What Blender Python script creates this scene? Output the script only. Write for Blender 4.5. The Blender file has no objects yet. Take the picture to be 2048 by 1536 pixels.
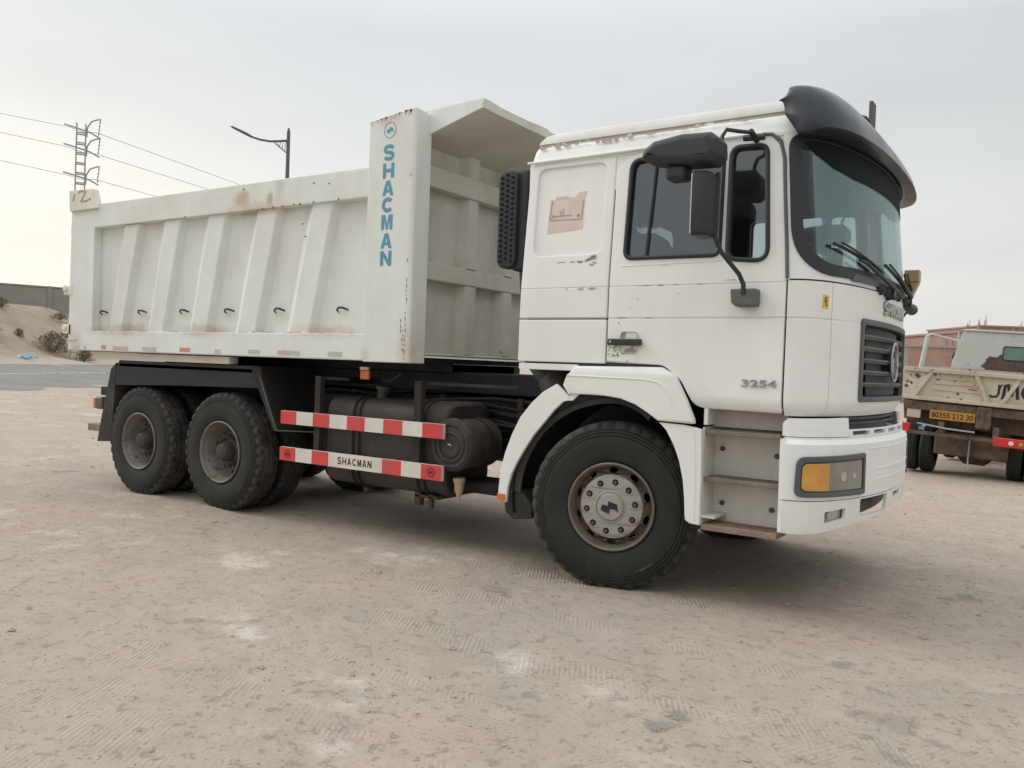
import bpy, bmesh, math, random
from mathutils import Vector, Matrix, noise
random.seed(7)
S = bpy.context.scene
COL = S.collection
# ------------------------------------------------------------------ camera
def setup_camera():
    yaw, pit, rol, f = -0.593108, -0.0193494, 0.0359340, 1668.82
    fw = Vector((math.sin(yaw)*math.cos(pit), math.cos(yaw)*math.cos(pit), math.sin(pit)))
    r = Vector((math.cos(yaw), -math.sin(yaw), 0)); u = r.cross(fw)
    r2 = r*math.cos(rol)+u*math.sin(rol); u2 = -r*math.sin(rol)+u*math.cos(rol)
    cd = bpy.data.cameras.new('camera'); co = bpy.data.objects.new('camera', cd); COL.objects.link(co)
    M = Matrix((r2, u2, -fw)).transposed().to_4x4(); M.translation = Vector((2.5638, -5.1017, 1.5))
    co.matrix_world = M
    cd.sensor_fit = 'HORIZONTAL'; cd.sensor_width = 36; cd.lens = 36*f/2048
    cd.clip_start = .05; cd.clip_end = 3000
    S.camera = co
setup_camera()
S.render.resolution_x = 1024; S.render.resolution_y = 768
# ------------------------------------------------------------------ light
SUN_DIR = Vector((-.82, -.12, .52)).normalized()          # towards the sun: low, behind the tipper's tail
SUN_EL = math.asin(SUN_DIR.z); SUN_AZ = math.atan2(SUN_DIR.x, SUN_DIR.y)
w = bpy.data.worlds.new('World'); S.world = w; w.use_nodes = True
def build_world():
    nt = w.node_tree; nt.nodes.clear(); N = nt.nodes.new; L = nt.links.new
    out = N('ShaderNodeOutputWorld'); bg = N('ShaderNodeBackground'); L(bg.outputs[0], out.inputs[0])
    bg.inputs['Strength'].default_value = .1
    sky = N('ShaderNodeTexSky'); sky.sky_type = 'NISHITA'; sky.sun_disc = False
    sky.sun_elevation = SUN_EL; sky.sun_rotation = SUN_AZ; sky.dust_density = 5; sky.air_density = 1.2
    tc = N('ShaderNodeTexCoord'); sx = N('ShaderNodeSeparateXYZ'); L(tc.outputs['Generated'], sx.inputs[0])
    # overcast layer: grey by height, warm towards the veiled sun
    cr = N('ShaderNodeValToRGB'); L(sx.outputs['Z'], cr.inputs[0]); e = cr.color_ramp.elements
    e[0].position = 0; e[0].color = (7.9, 7.6, 7.15, 1)
    e[1].position = 1; e[1].color = (16.2, 16.3, 16.3, 1)
    for p, c in ((.06, (7.85, 7.75, 7.4)), (.18, (7.45, 7.55, 7.5)), (.36, (6.7, 6.95, 7.1)), (.62, (11.2, 11.35, 11.4))):
        k = e.new(p); k.color = (*c, 1)
    dot = N('ShaderNodeVectorMath'); dot.operation = 'DOT_PRODUCT'; L(tc.outputs['Generated'], dot.inputs[0])
    dot.inputs[1].default_value = Vector((-.82, .22, .02)).normalized()
    gl = N('ShaderNodeMapRange'); L(dot.outputs['Value'], gl.inputs[0])
    gl.inputs[1].default_value = .80; gl.inputs[2].default_value = 1.0; gl.interpolation_type = 'SMOOTHSTEP'
    lo = N('ShaderNodeMapRange'); L(sx.outputs['Z'], lo.inputs[0]); lo.inputs[1].default_value = .02; lo.inputs[2].default_value = .36
    lo.inputs[3].default_value = 1; lo.inputs[4].default_value = .12; lo.interpolation_type = 'SMOOTHSTEP'
    gm = N('ShaderNodeMath'); gm.operation = 'MULTIPLY'; L(gl.outputs[0], gm.inputs[0]); L(lo.outputs[0], gm.inputs[1])
    warm = N('ShaderNodeMix'); warm.data_type = 'RGBA'; L(gm.outputs[0], warm.inputs[0])
    L(cr.outputs[0], warm.inputs[6]); warm.inputs[7].default_value = (8.9, 8.35, 7.35, 1)
    # cloud mottling
    mp = N('ShaderNodeMapping'); L(tc.outputs['Generated'], mp.inputs[0]); mp.inputs['Scale'].default_value = (1.2, 1.2, 4.5)
    nz = N('ShaderNodeTexNoise'); L(mp.outputs[0], nz.inputs[0]); nz.inputs['Scale'].default_value = 1.6
    nz.inputs['Detail'].default_value = 6; nz.inputs['Roughness'].default_value = .5
    mr = N('ShaderNodeMapRange'); L(nz.outputs[0], mr.inputs[0]); mr.inputs[1].default_value = .3; mr.inputs[2].default_value = .7
    mr.inputs[3].default_value = .925; mr.inputs[4].default_value = 1.06
    # overcast is a little brighter on the side of the veiled sun
    d2 = N('ShaderNodeVectorMath'); d2.operation = 'DOT_PRODUCT'; L(tc.outputs['Generated'], d2.inputs[0]); d2.inputs[1].default_value = (-.97, -.22, 0)
    m2 = N('ShaderNodeMapRange'); L(d2.outputs['Value'], m2.inputs[0]); m2.inputs[1].default_value = -1; m2.inputs[2].default_value = 1; m2.inputs[3].default_value = .80; m2.inputs[4].default_value = 1.16
    m3 = N('ShaderNodeMath'); m3.operation = 'MULTIPLY'; L(mr.outputs[0], m3.inputs[0]); L(m2.outputs[0], m3.inputs[1])
    mul = N('ShaderNodeVectorMath'); mul.operation = 'SCALE'; L(warm.outputs[2], mul.inputs[0]); L(m3.outputs[0], mul.inputs['Scale'])
    mx = N('ShaderNodeMix'); mx.data_type = 'RGBA'; mx.inputs[0].default_value = .06
    L(mul.outputs[0], mx.inputs[6]); L(sky.outputs[0], mx.inputs[7]); L(mx.outputs[2], bg.inputs[0])
build_world()
sd = bpy.data.lights.new('sun', 'SUN'); so = bpy.data.objects.new('sun', sd); COL.objects.link(so)
sd.energy = 1.3; sd.angle = math.radians(30); sd.color = (1, .95, .88)
so.rotation_euler = SUN_DIR.to_track_quat('Z', 'Y').to_euler()
S.view_settings.view_transform = 'Standard'; S.view_settings.look = 'None'
S.view_settings.exposure = .12; S.view_settings.gamma = 1
try: S.view_settings.use_curve_mapping = False
except Exception: pass

# ------------------------------------------------------------------ materials
def mat(name, col, rough=.6, metal=0, col2=None, scale=6, detail=5, bump=0, bscale=40, spec=.5,
        chip=None, chip_amt=.68, chip_scale=9, dust=None, dust_amt=.5, dust_scale=1.3, emit=None, coat=0):
    m = bpy.data.materials.new(name); m.use_nodes = True; nt = m.node_tree; N = nt.nodes.new; L = nt.links.new
    b = nt.nodes['Principled BSDF']
    b.inputs['Roughness'].default_value = rough; b.inputs['Metallic'].default_value = metal
    b.inputs['Specular IOR Level'].default_value = spec; b.inputs['Coat Weight'].default_value = coat
    b.inputs['Coat Roughness'].default_value = .15
    g = N('ShaderNodeNewGeometry'); pos = g.outputs['Position']
    def nz(sc, det=5, ro=.55, st=None):
        n = N('ShaderNodeTexNoise'); n.inputs['Scale'].default_value = sc; n.inputs['Detail'].default_value = det
        n.inputs['Roughness'].default_value = ro
        if st:
            mp = N('ShaderNodeMapping'); mp.inputs['Scale'].default_value = st; L(pos, mp.inputs[0]); L(mp.outputs[0], n.inputs[0])
        else: L(pos, n.inputs[0])
        return n.outputs[0]
    def rng(v, a, c, lo=0, hi=1):
        r = N('ShaderNodeMapRange'); L(v, r.inputs[0]); r.inputs[1].default_value = a; r.inputs[2].default_value = c
        r.inputs[3].default_value = lo; r.inputs[4].default_value = hi; return r.outputs[0]
    def mixc(f, a, c):
        x = N('ShaderNodeMix'); x.data_type = 'RGBA'
        if isinstance(f, (int, float)): x.inputs[0].default_value = f
        else: L(f, x.inputs[0])
        for i, v in ((6, a), (7, c)):
            if isinstance(v, tuple): x.inputs[i].default_value = (*v, 1)
            else: L(v, x.inputs[i])
        return x.outputs[2]
    cur = col
    if col2: cur = mixc(rng(nz(scale, detail), .32, .68), col, col2)
    if dust:
        cur = mixc(rng(nz(dust_scale, 7, .65), .42, .75, 0, dust_amt), cur, dust)
        cur = mixc(rng(nz(dust_scale*5, 5, .6, (1, 1, .25)), .52, .8, 0, dust_amt*.7), cur, dust)
    if chip: cur = mixc(rng(nz(chip_scale, 8, .62), chip_amt, chip_amt+.02), cur, chip)
    if isinstance(cur, tuple): b.inputs['Base Color'].default_value = (*cur, 1)
    else: L(cur, b.inputs['Base Color'])
    if dust: L(rng(nz(dust_scale*2), .3, .7, rough, min(1, rough+.25)), b.inputs['Roughness'])
    if bump:
        bp = N('ShaderNodeBump'); bp.inputs['Strength'].default_value = bump; bp.inputs['Distance'].default_value = .01
        L(nz(bscale, 6), bp.inputs['Height']); L(bp.outputs[0], b.inputs['Normal'])
    if emit: b.inputs['Emission Color'].default_value = (*emit, 1); b.inputs['Emission Strength'].default_value = 1
    return m
def glass(name, tint, refl=.1, rough=.02):
    m = bpy.data.materials.new(name); m.use_nodes = True; nt = m.node_tree; nt.nodes.clear(); N = nt.nodes.new; L = nt.links.new
    o = N('ShaderNodeOutputMaterial'); t = N('ShaderNodeBsdfTransparent'); t.inputs[0].default_value = (*tint, 1)
    gl = N('ShaderNodeBsdfGlossy'); gl.inputs['Roughness'].default_value = rough; gl.inputs[0].default_value = (.9, .95, 1, 1)
    fr = N('ShaderNodeFresnel'); fr.inputs[0].default_value = 1.5
    ad = N('ShaderNodeMath'); ad.operation = 'MULTIPLY_ADD'; L(fr.outputs[0], ad.inputs[0]); ad.inputs[1].default_value = .42; ad.inputs[2].default_value = refl; ad.use_clamp = True
    mx = N('ShaderNodeMixShader'); L(ad.outputs[0], mx.inputs[0]); L(t.outputs[0], mx.inputs[1]); L(gl.outputs[0], mx.inputs[2]); L(mx.outputs[0], o.inputs[0])
    return m
DUST = (.52, .44, .34)
M = {}
M['cab'] = mat('cab_white', (.815, .825, .815), .40, col2=(.775, .78, .765), scale=1.4, dust=(.62, .58, .51), dust_amt=.30, dust_scale=1.1, bump=.10, bscale=1.7, chip=(.40, .36, .33), chip_amt=.745, chip_scale=16)
M['peel'] = mat('peeled_paint', (.36, .31, .28), .8, chip=(.74, .73, .69), chip_amt=.545, chip_scale=5)
M['chipped'] = mat('scuffed_white', (.76, .755, .72), .5, chip=(.36, .33, .31), chip_amt=.56, chip_scale=14)
M['body'] = mat('body_white', (.745, .79, .77), .55, col2=(.69, .72, .695), scale=1.6, dust=(.56, .50, .40), dust_amt=.42, dust_scale=.9, bump=.16, bscale=1.6, chip=(.26, .20, .16), chip_amt=.735, chip_scale=17)
def stain(m, spots):
    nt = m.node_tree; N = nt.nodes.new; L = nt.links.new; b = nt.nodes['Principled BSDF']; lk = b.inputs['Base Color'].links[0]; cur = lk.from_socket
    pos = N('ShaderNodeNewGeometry').outputs['Position']
    for (x, z, r, sx, sz, col, amt) in spots:
        mp = N('ShaderNodeMapping'); mp.inputs['Location'].default_value = (-x*sx, 0, -z*sz); mp.inputs['Scale'].default_value = (sx, .3, sz); L(pos, mp.inputs[0])
        ln = N('ShaderNodeVectorMath'); ln.operation = 'LENGTH'; L(mp.outputs[0], ln.inputs[0])
        nz = N('ShaderNodeTexNoise'); nz.inputs['Scale'].default_value = 1.6/r; nz.inputs['Detail'].default_value = 8; nz.inputs['Roughness'].default_value = .65; L(pos, nz.inputs[0])
        sb_ = N('ShaderNodeMath'); sb_.operation = 'MULTIPLY_ADD'; L(nz.outputs[0], sb_.inputs[0]); sb_.inputs[1].default_value = -1.5*r; L(ln.outputs['Value'], sb_.inputs[2])
        mr = N('ShaderNodeMapRange'); L(sb_.outputs[0], mr.inputs[0]); mr.inputs[1].default_value = -.62*r; mr.inputs[2].default_value = .25*r; mr.inputs[3].default_value = amt; mr.inputs[4].default_value = 0
        mr.interpolation_type = 'SMOOTHSTEP'
        mx = N('ShaderNodeMix'); mx.data_type = 'RGBA'; L(mr.outputs[0], mx.inputs[0]); L(cur, mx.inputs[6]); mx.inputs[7].default_value = (*col, 1); cur = mx.outputs[2]
    L(cur, b.inputs['Base Color'])
RU = (.36, .20, .12)
stain(M['body'], [(-4.03, 2.995, .17, 1, 1.25, (.46, .30, .19), .75), (-3.63, 2.97, .07, 1, .7, (.34, .27, .16), .7), (-3.85, 2.90, .22, .35, 2.6, (.52, .42, .28), .6), (-2.9, 1.76, .3, .5, 3, (.52, .36, .27), .5),
    (-4.6, 1.76, .3, .4, 3, (.42, .28, .20), .5), (-6.0, 1.76, .3, .35, 3, (.38, .28, .22), .5), (-1.93, 1.6, .16, 1.3, .6, (.50, .40, .28), .45), (-2.36, 1.56, .1, 1.2, .8, (.50, .38, .28), .4), (-2.2, 3.5, .12, .5, 1.2, (.50, .40, .33), .5),
    (-6.9, 1.6, .2, .8, 1, (.50, .42, .30), .5), (-3.5, 3.06, .1, 1, .5, (.45, .36, .27), .4), (-5.2, 3.0, .5, .6, 1.5, (.60, .55, .45), .3)])
M['body_low'] = mat('body_cream', (.74, .735, .655), .6, col2=(.68, .66, .57), scale=3, dust=(.50, .42, .31), dust_amt=.5, dust_scale=2.2, chip=(.28, .17, .11), chip_amt=.70, chip_scale=15)
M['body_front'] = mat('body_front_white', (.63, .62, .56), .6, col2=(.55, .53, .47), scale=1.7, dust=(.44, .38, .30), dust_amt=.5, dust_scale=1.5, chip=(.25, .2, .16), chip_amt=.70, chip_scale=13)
M['rust'] = mat('rust_stain', (.46, .28, .16), .85, chip=(.63, .58, .48), chip_amt=.48, chip_scale=9, col2=(.33, .18, .1))
M['black'] = mat('black_plastic', (.016, .019, .024), .42, col2=(.022, .026, .031), scale=9, dust=(.12, .115, .11), dust_amt=.14, dust_scale=2)
M['gasket'] = mat('rubber_gasket', (.016, .02, .022), .5)
M['greyplastic'] = mat('grey_plastic', (.07, .082, .088), .5, col2=(.09, .10, .105), dust=(.25, .22, .19), dust_amt=.25)
M['chassis'] = mat('chassis_black', (.010, .011, .014), .7, col2=(.03, .024, .02), scale=4, dust=(.05, .038, .03), dust_amt=.35, dust_scale=2.4, bump=.2, bscale=20)
M['blackpaint'] = mat('guard_black', (.005, .008, .011), .4, dust=(.022, .024, .024), dust_amt=.3)
M['engine'] = mat('oily_engine', (.045, .035, .028), .8, col2=(.07, .045, .035), scale=7, dust=(.13, .09, .065), dust_amt=.5, dust_scale=4, bump=.5, bscale=30)
M['tank'] = mat('grimy_tank', (.045, .036, .031), .5, col2=(.028, .027, .03), scale=3, dust=(.12, .08, .06), dust_amt=.5, dust_scale=2.5)
M['tyre'] = mat('tyre_rubber', (.010, .012, .011), .65, col2=(.017, .018, .015), scale=5, dust=(.085, .075, .055), dust_amt=.26, dust_scale=3, bump=.2, bscale=60)
M['tread'] = mat('tyre_tread', (.016, .017, .020), .8, col2=(.032, .029, .027), scale=7, dust=(.20, .16, .12), dust_amt=.45, dust_scale=4, bump=.3, bscale=50)
M['rim'] = mat('rim_steel', (.20, .175, .145), .5, metal=.25, col2=(.14, .11, .09), scale=5, dust=(.32, .28, .23), dust_amt=.5, dust_scale=6, bump=.1, bscale=40)
M['rimrust'] = mat('rim_rust', (.12, .068, .055), .75, col2=(.10, .08, .07), scale=8, dust=(.28, .24, .20), dust_amt=.5, dust_scale=6)
M['rimgrey'] = mat('rim_grey', (.24, .225, .21), .45, metal=.3, col2=(.15, .135, .12), scale=6, dust=(.26, .23, .19), dust_amt=.5, dust_scale=5, chip=(.14, .07, .045), chip_amt=.6, chip_scale=9)
M['hubdark'] = mat('hub_dark', (.030, .027, .025), .65, col2=(.055, .046, .04), scale=12, dust=(.13, .11, .09), dust_amt=.4, dust_scale=6)
M['cap'] = mat('hub_cap_plastic', (.37, .36, .325), .38, col2=(.31, .30, .27), scale=5, dust=(.38, .32, .26), dust_amt=.45, dust_scale=7)
M['nut'] = mat('wheel_nut_steel', (.16, .12, .10), .5, metal=.6, col2=(.09, .06, .05), scale=40)
M['hole'] = mat('dark_hole', (.004, .004, .004), .9)
M['red'] = mat('reflective_red', (.62, .055, .06), .35, col2=(.56, .05, .055), scale=4, dust=(.4, .2, .16), dust_amt=.15)
M['white'] = mat('reflective_white', (.72, .70, .64), .35, col2=(.66, .63, .56), scale=4, dust=(.4, .34, .26), dust_amt=.3)
M['ink'] = mat('black_print', (.015, .015, .02), .5)
M['blue'] = mat('blue_lettering', (.075, .26, .37), .5, col2=(.10, .31, .42), scale=12, chip=(.66, .67, .62), chip_amt=.7, chip_scale=30)
M['orange'] = mat('orange_lens', (.62, .17, .04), .25, col2=(.5, .13, .03), scale=10, coat=.4)
M['amber'] = mat('amber_lens', (.66, .33, .07), .22, col2=(.52, .25, .05), scale=10, coat=.5)
M['lens'] = mat('head_lamp_lens', (.20, .19, .17), .15, metal=.3, col2=(.26, .25, .23), scale=10, coat=.8)
M['chrome'] = mat('chrome', (.55, .55, .53), .25, metal=.9)
M['badge'] = mat('badge_silver', (.30, .31, .30), .35, metal=.7, col2=(.42, .42, .41), scale=30)
M['grille'] = mat('grille_grey', (.075, .085, .082), .5, col2=(.10, .11, .105), dust=(.2, .18, .15), dust_amt=.35)
M['grilledark'] = mat('grille_dark', (.03, .034, .05), .6)
M['visor'] = mat('visor_acrylic', (.018, .026, .038), .25, coat=.3, dust=(.09, .11, .135), dust_amt=.25, dust_scale=2)
M['step'] = mat('step_aluminium', (.22, .195, .165), .6, metal=.2, col2=(.15, .12, .10), scale=12, dust=(.35, .27, .2), dust_amt=.6, dust_scale=6, bump=.6, bscale=60)
M['steprusty'] = mat('step_rusty', (.28, .19, .15), .75, col2=(.17, .10, .08), scale=12, dust=(.40, .32, .25), dust_amt=.6, dust_scale=6, bump=.7, bscale=60)
M['dirtywhite'] = mat('dirty_white_panel', (.66, .655, .61), .5, col2=(.60, .585, .53), scale=3, dust=(.48, .41, .33), dust_amt=.5, dust_scale=2.5)
M['interior'] = mat('cab_interior', (.12, .13, .125), .8, col2=(.09, .10, .10), scale=5)
M['headliner'] = mat('cab_headliner', (.24, .26, .25), .9)
M['seat'] = mat('seat_fabric', (.035, .037, .042), .9, col2=(.055, .055, .06), scale=10)
M['far_view'] = mat('pale_far_view', (.86, .87, .76), .9)  # pale tone imitating the bright view through the cab
M['tint'] = glass('side_glass', (.80, .84, .85), .07)
M['wind'] = glass('windscreen_glass', (.76, .83, .81), .015)
M['darkband'] = mat('dark_windscreen_band', (.014, .019, .022), .75, spec=.08)
M['chipgrey'] = mat('bare_grey_patch', (.27, .25, .225), .8, col2=(.38, .36, .33), scale=40)
M['roofwhite'] = mat('chalky_roof_paint', (.62, .63, .61), .7, col2=(.54, .54, .51), scale=2.5, dust=(.48, .43, .37), dust_amt=.5, dust_scale=2)
M['drymud'] = mat('dried_mud', (.10, .09, .062), .9, col2=(.05, .047, .035), scale=30)
M['sticker'] = mat('faded_pink_sticker', (.62, .49, .445), .7, col2=(.68, .58, .53), scale=9, chip=(.72, .70, .65), chip_amt=.62, chip_scale=12)
M['stickerline'] = mat('sticker_print', (.38, .28, .25), .7)
M['yellow'] = mat('yellow_sticker', (.72, .46, .07), .5)
M['rubber'] = mat('mudflap_rubber', (.022, .023, .022), .7, dust=(.16, .13, .1), dust_amt=.35, dust_scale=4)
M['duct'] = mat('rubber_duct', (.075, .07, .066), .65, col2=(.10, .085, .075), scale=5, dust=(.24, .19, .15), dust_amt=.4)
M['beige'] = mat('beige_plastic', (.50, .38, .24), .5, col2=(.40, .29, .18))
M['pinkref'] = mat('faded_reflector_pink', (.50, .36, .30), .5, col2=(.56, .46, .40), scale=20)
M['greyref'] = mat('faded_reflector_grey', (.47, .44, .39), .5, col2=(.53, .50, .45), scale=20)
M['redref'] = mat('faded_reflector_red', (.58, .19, .15), .5, col2=(.56, .30, .25), scale=20)

# ------------------------------------------------------------------ mesh helpers
def tagp(o, label=None, cat=None, group=None, kind=None):
    if label: o['label'] = label
    if cat: o['category'] = cat
    if group: o['group'] = group
    if kind: o['kind'] = kind
    return o
def empty(name, loc=(0, 0, 0), rot=(0, 0, 0), label=None, cat=None, group=None, parent=None):
    o = bpy.data.objects.new(name, None); COL.objects.link(o); o.location = loc; o.rotation_euler = rot
    o.empty_display_size = .2
    if parent: o.parent = parent
    return tagp(o, label, cat, group)
def link(name, me, m=None, parent=None, loc=None, smooth=False, label=None):
    o = bpy.data.objects.new(name, me); COL.objects.link(o)
    if parent: o.parent = parent
    if loc is not None: o.location = loc
    if m is not None and not me.materials: me.materials.append(M[m] if isinstance(m, str) else m)
    if smooth:
        me.polygons.foreach_set('use_smooth', [True]*len(me.polygons))
        try: me.set_sharp_from_angle(angle=math.radians(38))
        except Exception: pass
    if label: o['label'] = label
    return o
def mesh(name, v, f):
    me = bpy.data.meshes.new(name); me.from_pydata([tuple(p) for p in v], [], f); me.update(); return me
def fixn(me):
    bm = bmesh.new(); bm.from_mesh(me); bmesh.ops.remove_doubles(bm, verts=bm.verts, dist=1e-5)
    bmesh.ops.recalc_face_normals(bm, faces=bm.faces); bm.to_mesh(me); bm.free(); return me
def wn_(o):
    w_ = o.modifiers.new('normals', 'WEIGHTED_NORMAL'); w_.keep_sharp = True; w_.weight = 80
class B:
    """collects primitives of one part"""
    def __init__(s): s.v = []; s.f = []
    def add(s, v, f):
        k = len(s.v); s.v += [Vector(p) for p in v]; s.f += [tuple(i+k for i in q) for q in f]; return s
    def box(s, a, b, T=None):
        x0, y0, z0 = a; x1, y1, z1 = b
        v = [Vector(p) for p in ((x0,y0,z0),(x1,y0,z0),(x1,y1,z0),(x0,y1,z0),(x0,y0,z1),(x1,y0,z1),(x1,y1,z1),(x0,y1,z1))]
        if T: v = [T(p) if callable(T) else T @ p for p in v]
        return s.add(v, [(0,3,2,1),(4,5,6,7),(0,1,5,4),(1,2,6,5),(2,3,7,6),(3,0,4,7)])
    def prism(s, poly, fn, w0, w1):
        n = len(poly); v = [fn(a, b, w0) for a, b in poly]+[fn(a, b, w1) for a, b in poly]
        return s.add(v, [tuple(range(n))[::-1], tuple(range(n, 2*n))]+[(i, (i+1) % n, n+(i+1) % n, n+i) for i in range(n)])
    def tube(s, pts, r, n=8, close=False, cap=True):
        pts = [Vector(p) for p in pts]; m = len(pts); rs = r if isinstance(r, (list, tuple)) else [r]*m
        v = []; f = []; up = None
        for i, p in enumerate(pts):
            if close: t = (pts[(i+1) % m]-pts[i-1])
            else: t = pts[min(i+1, m-1)]-pts[max(i-1, 0)]
            t.normalize()
            if up is None: up = t.orthogonal().normalized()
            up = (up-t*up.dot(t))
            if up.length < 1e-6: up = t.orthogonal()
            up.normalize(); q = t.cross(up)
            for k in range(n):
                a = 2*math.pi*k/n; v.append(p+(up*math.cos(a)+q*math.sin(a))*rs[i])
        for i in range(m if close else m-1):
            j = (i+1) % m
            for k in range(n): f.append((i*n+k, i*n+(k+1) % n, j*n+(k+1) % n, j*n+k))
        if cap and not close: f += [tuple(range(n))[::-1], tuple(range((m-1)*n, m*n))]
        return s.add(v, f)
    def lathe(s, prof, T=None, n=32, axis='y', closed=False):
        """prof: (axial, radius)"""
        v = []; m = len(prof)
        for k in range(n):
            a = 2*math.pi*k/n; c, d = math.cos(a), math.sin(a)
            for (h, r) in prof:
                p = Vector((r*c, h, r*d)) if axis == 'y' else (Vector((r*c, r*d, h)) if axis == 'z' else Vector((h, r*c, r*d)))
                v.append(T(p) if callable(T) else (T @ p if T else p))
        f = []
        for k in range(n):
            j = (k+1) % n
            for i in range(m if closed else m-1):
                i2 = (i+1) % m; f.append((k*m+i, k*m+i2, j*m+i2, j*m+i))
        return s.add(v, f)
    def build(s, name, m, parent=None, bevel=0, smooth=False, label=None, loc=None, seg=2):
        me = mesh(name, s.v, s.f); fixn(me)
        o = link(name, me, m, parent, loc, smooth or bevel > 0, label)
        if bevel:
            b = o.modifiers.new('bevel', 'BEVEL'); b.width = bevel; b.segments = seg; b.limit_method = 'ANGLE'; b.angle_limit = math.radians(35)
            b.harden_normals = False
            wn_(o)
        return o
def arc(cx, cy, r, a0, a1, n): return [(cx+r*math.cos(math.radians(a0+(a1-a0)*i/n)), cy+r*math.sin(math.radians(a0+(a1-a0)*i/n))) for i in range(n+1)]
def rpoly(pts, rad, n=6):
    """round the corners of a polygon; rad = number or list"""
    out = []; m = len(pts)
    for i in range(m):
        r = rad[i] if isinstance(rad, (list, tuple)) else rad
        p = Vector(pts[i]); a = Vector(pts[i-1])-p; b = Vector(pts[(i+1) % m])-p
        if r <= 0: out.append(tuple(p)); continue
        ang = a.angle(b); d = min(r/math.tan(ang/2), a.length*.49, b.length*.49)
        p0 = p+a.normalized()*d; p1 = p+b.normalized()*d
        for k in range(n+1):
            t = k/n; q = p0*(1-t)**2+p*2*t*(1-t)+p1*t*t; out.append(tuple(q))
    return out
def rrect(x0, y0, x1, y1, r, n=6): return rpoly([(x0, y0), (x1, y0), (x1, y1), (x0, y1)], r, n)
def plate(name, loops, depth, fn, m, parent=None, bevel=0, cuts=(), label=None, smooth=True, uc=()):
    """flat plate with holes (loops[1:]) laid on a surface by fn(u, v, w)"""
    cu = bpy.data.curves.new('tmp', 'CURVE'); cu.dimensions = '2D'; cu.fill_mode = 'BOTH'
    cu.extrude = max(depth/2-bevel, .0001); cu.bevel_depth = bevel; cu.bevel_resolution = (4 if bevel > .03 else 1) if bevel else 0; cu.offset = -bevel
    for lp in loops:
        sp = cu.splines.new('POLY'); sp.points.add(len(lp)-1); sp.use_cyclic_u = True
        for i, (a, b) in enumerate(lp): sp.points[i].co = (a, b, 0, 1)
    ob = bpy.data.objects.new('tmp', cu); me = bpy.data.meshes.new_from_object(ob)
    bpy.data.objects.remove(ob); bpy.data.curves.remove(cu)
    bm = bmesh.new(); bm.from_mesh(me); bmesh.ops.remove_doubles(bm, verts=bm.verts, dist=1e-5)
    for c in cuts: bmesh.ops.bisect_plane(bm, geom=bm.verts[:]+bm.edges[:]+bm.faces[:], plane_co=(0, c, 0), plane_no=(0, 1, 0))
    for c in uc: bmesh.ops.bisect_plane(bm, geom=bm.verts[:]+bm.edges[:]+bm.faces[:], plane_co=(c, 0, 0), plane_no=(1, 0, 0))
    for v in bm.verts: v.co = fn(v.co.x, v.co.y, v.co.z+depth/2)
    bmesh.ops.recalc_face_normals(bm, faces=bm.faces); bm.to_mesh(me); bm.free(); me.name = name; me.materials.clear()
    o = link(name, me, m, parent, None, smooth, label)
    if smooth: wn_(o)
    return o
def text_mesh(txt, width, height, depth, fn, name, m, parent=None, bold=.02, label=None):
    cu = bpy.data.curves.new('tmp', 'FONT'); cu.body = txt; cu.size = 1; cu.offset = bold; cu.extrude = .5
    ob = bpy.data.objects.new('tmp', cu); me = bpy.data.meshes.new_from_object(ob)
    bpy.data.objects.remove(ob); bpy.data.curves.remove(cu)
    xs = [v.co.x for v in me.vertices]; ys = [v.co.y for v in me.vertices]
    x0, x1, y0, y1 = min(xs), max(xs), min(ys), max(ys)
    for v in me.vertices:
        v.co = fn(((v.co.x-x0)/(x1-x0)-.5)*width, ((v.co.y-y0)/(y1-y0)-.5)*height, (v.co.z+.5)*depth)
    me.name = name; me.materials.clear(); return link(name, me, m, parent, None, False, label)
def stroke(pts, wd, closed=False):
    """outline polygon of a polyline drawn with a broad pen"""
    P_ = [Vector(p) for p in pts]; Lh = []; Rh = []
    for i, p in enumerate(P_):
        t = (P_[min(i+1, len(P_)-1)]-P_[max(i-1, 0)]).normalized(); n_ = Vector((-t.y, t.x))*wd/2
        Lh.append(tuple(p+n_)); Rh.append(tuple(p-n_))
    return Lh+Rh[::-1]
def ell(cx, cy, rx, ry, a0, a1, n=14): return [(cx+rx*math.cos(math.radians(a0+(a1-a0)*i/n)), cy+ry*math.sin(math.radians(a0+(a1-a0)*i/n))) for i in range(n+1)]
def glyph(ch, k=.24):
    h = k/2; q = k*.42
    if ch == 'H': return [[(0, 0), (k, 0), (k, .5-q), (1-k, .5-q), (1-k, 0), (1, 0), (1, 1), (1-k, 1), (1-k, .5+q), (k, .5+q), (k, 1), (0, 1)]]
    if ch == 'N': return [[(0, 0), (k, 0), (k, .62), (1-k, 0), (1, 0), (1, 1), (1-k, 1), (1-k, .38), (k, 1), (0, 1)]]
    if ch == 'M': return [[(0, 0), (k*.9, 0), (k*.9, .66), (.5-k*.32, 0), (.5+k*.32, 0), (1-k*.9, .66), (1-k*.9, 0), (1, 0), (1, 1), (1-k*1.25, 1), (.5, .36), (k*1.25, 1), (0, 1)]]
    if ch == 'A': return [[(0, 0), (k, 0), (k+.075, .21), (1-k-.075, .21), (1-k, 0), (1, 0), (.5+k*.62, 1), (.5-k*.62, 1)], [(k+.14, .21+q*1.7), (1-k-.14, .21+q*1.7), (.5, .80)]]
    if ch == 'C': return [stroke(ell(.53, .5, .53-h, .5-h*.9, 42, 318, 24), k)]
    if ch == 'S':
        return [stroke(ell(.5, .73-h*.1, .5-h, .27-h*.45, 18, 262, 14)+ell(.5, .27+h*.1, .5-h, .27-h*.45, 82, -162, 14), k*.92)]
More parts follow.
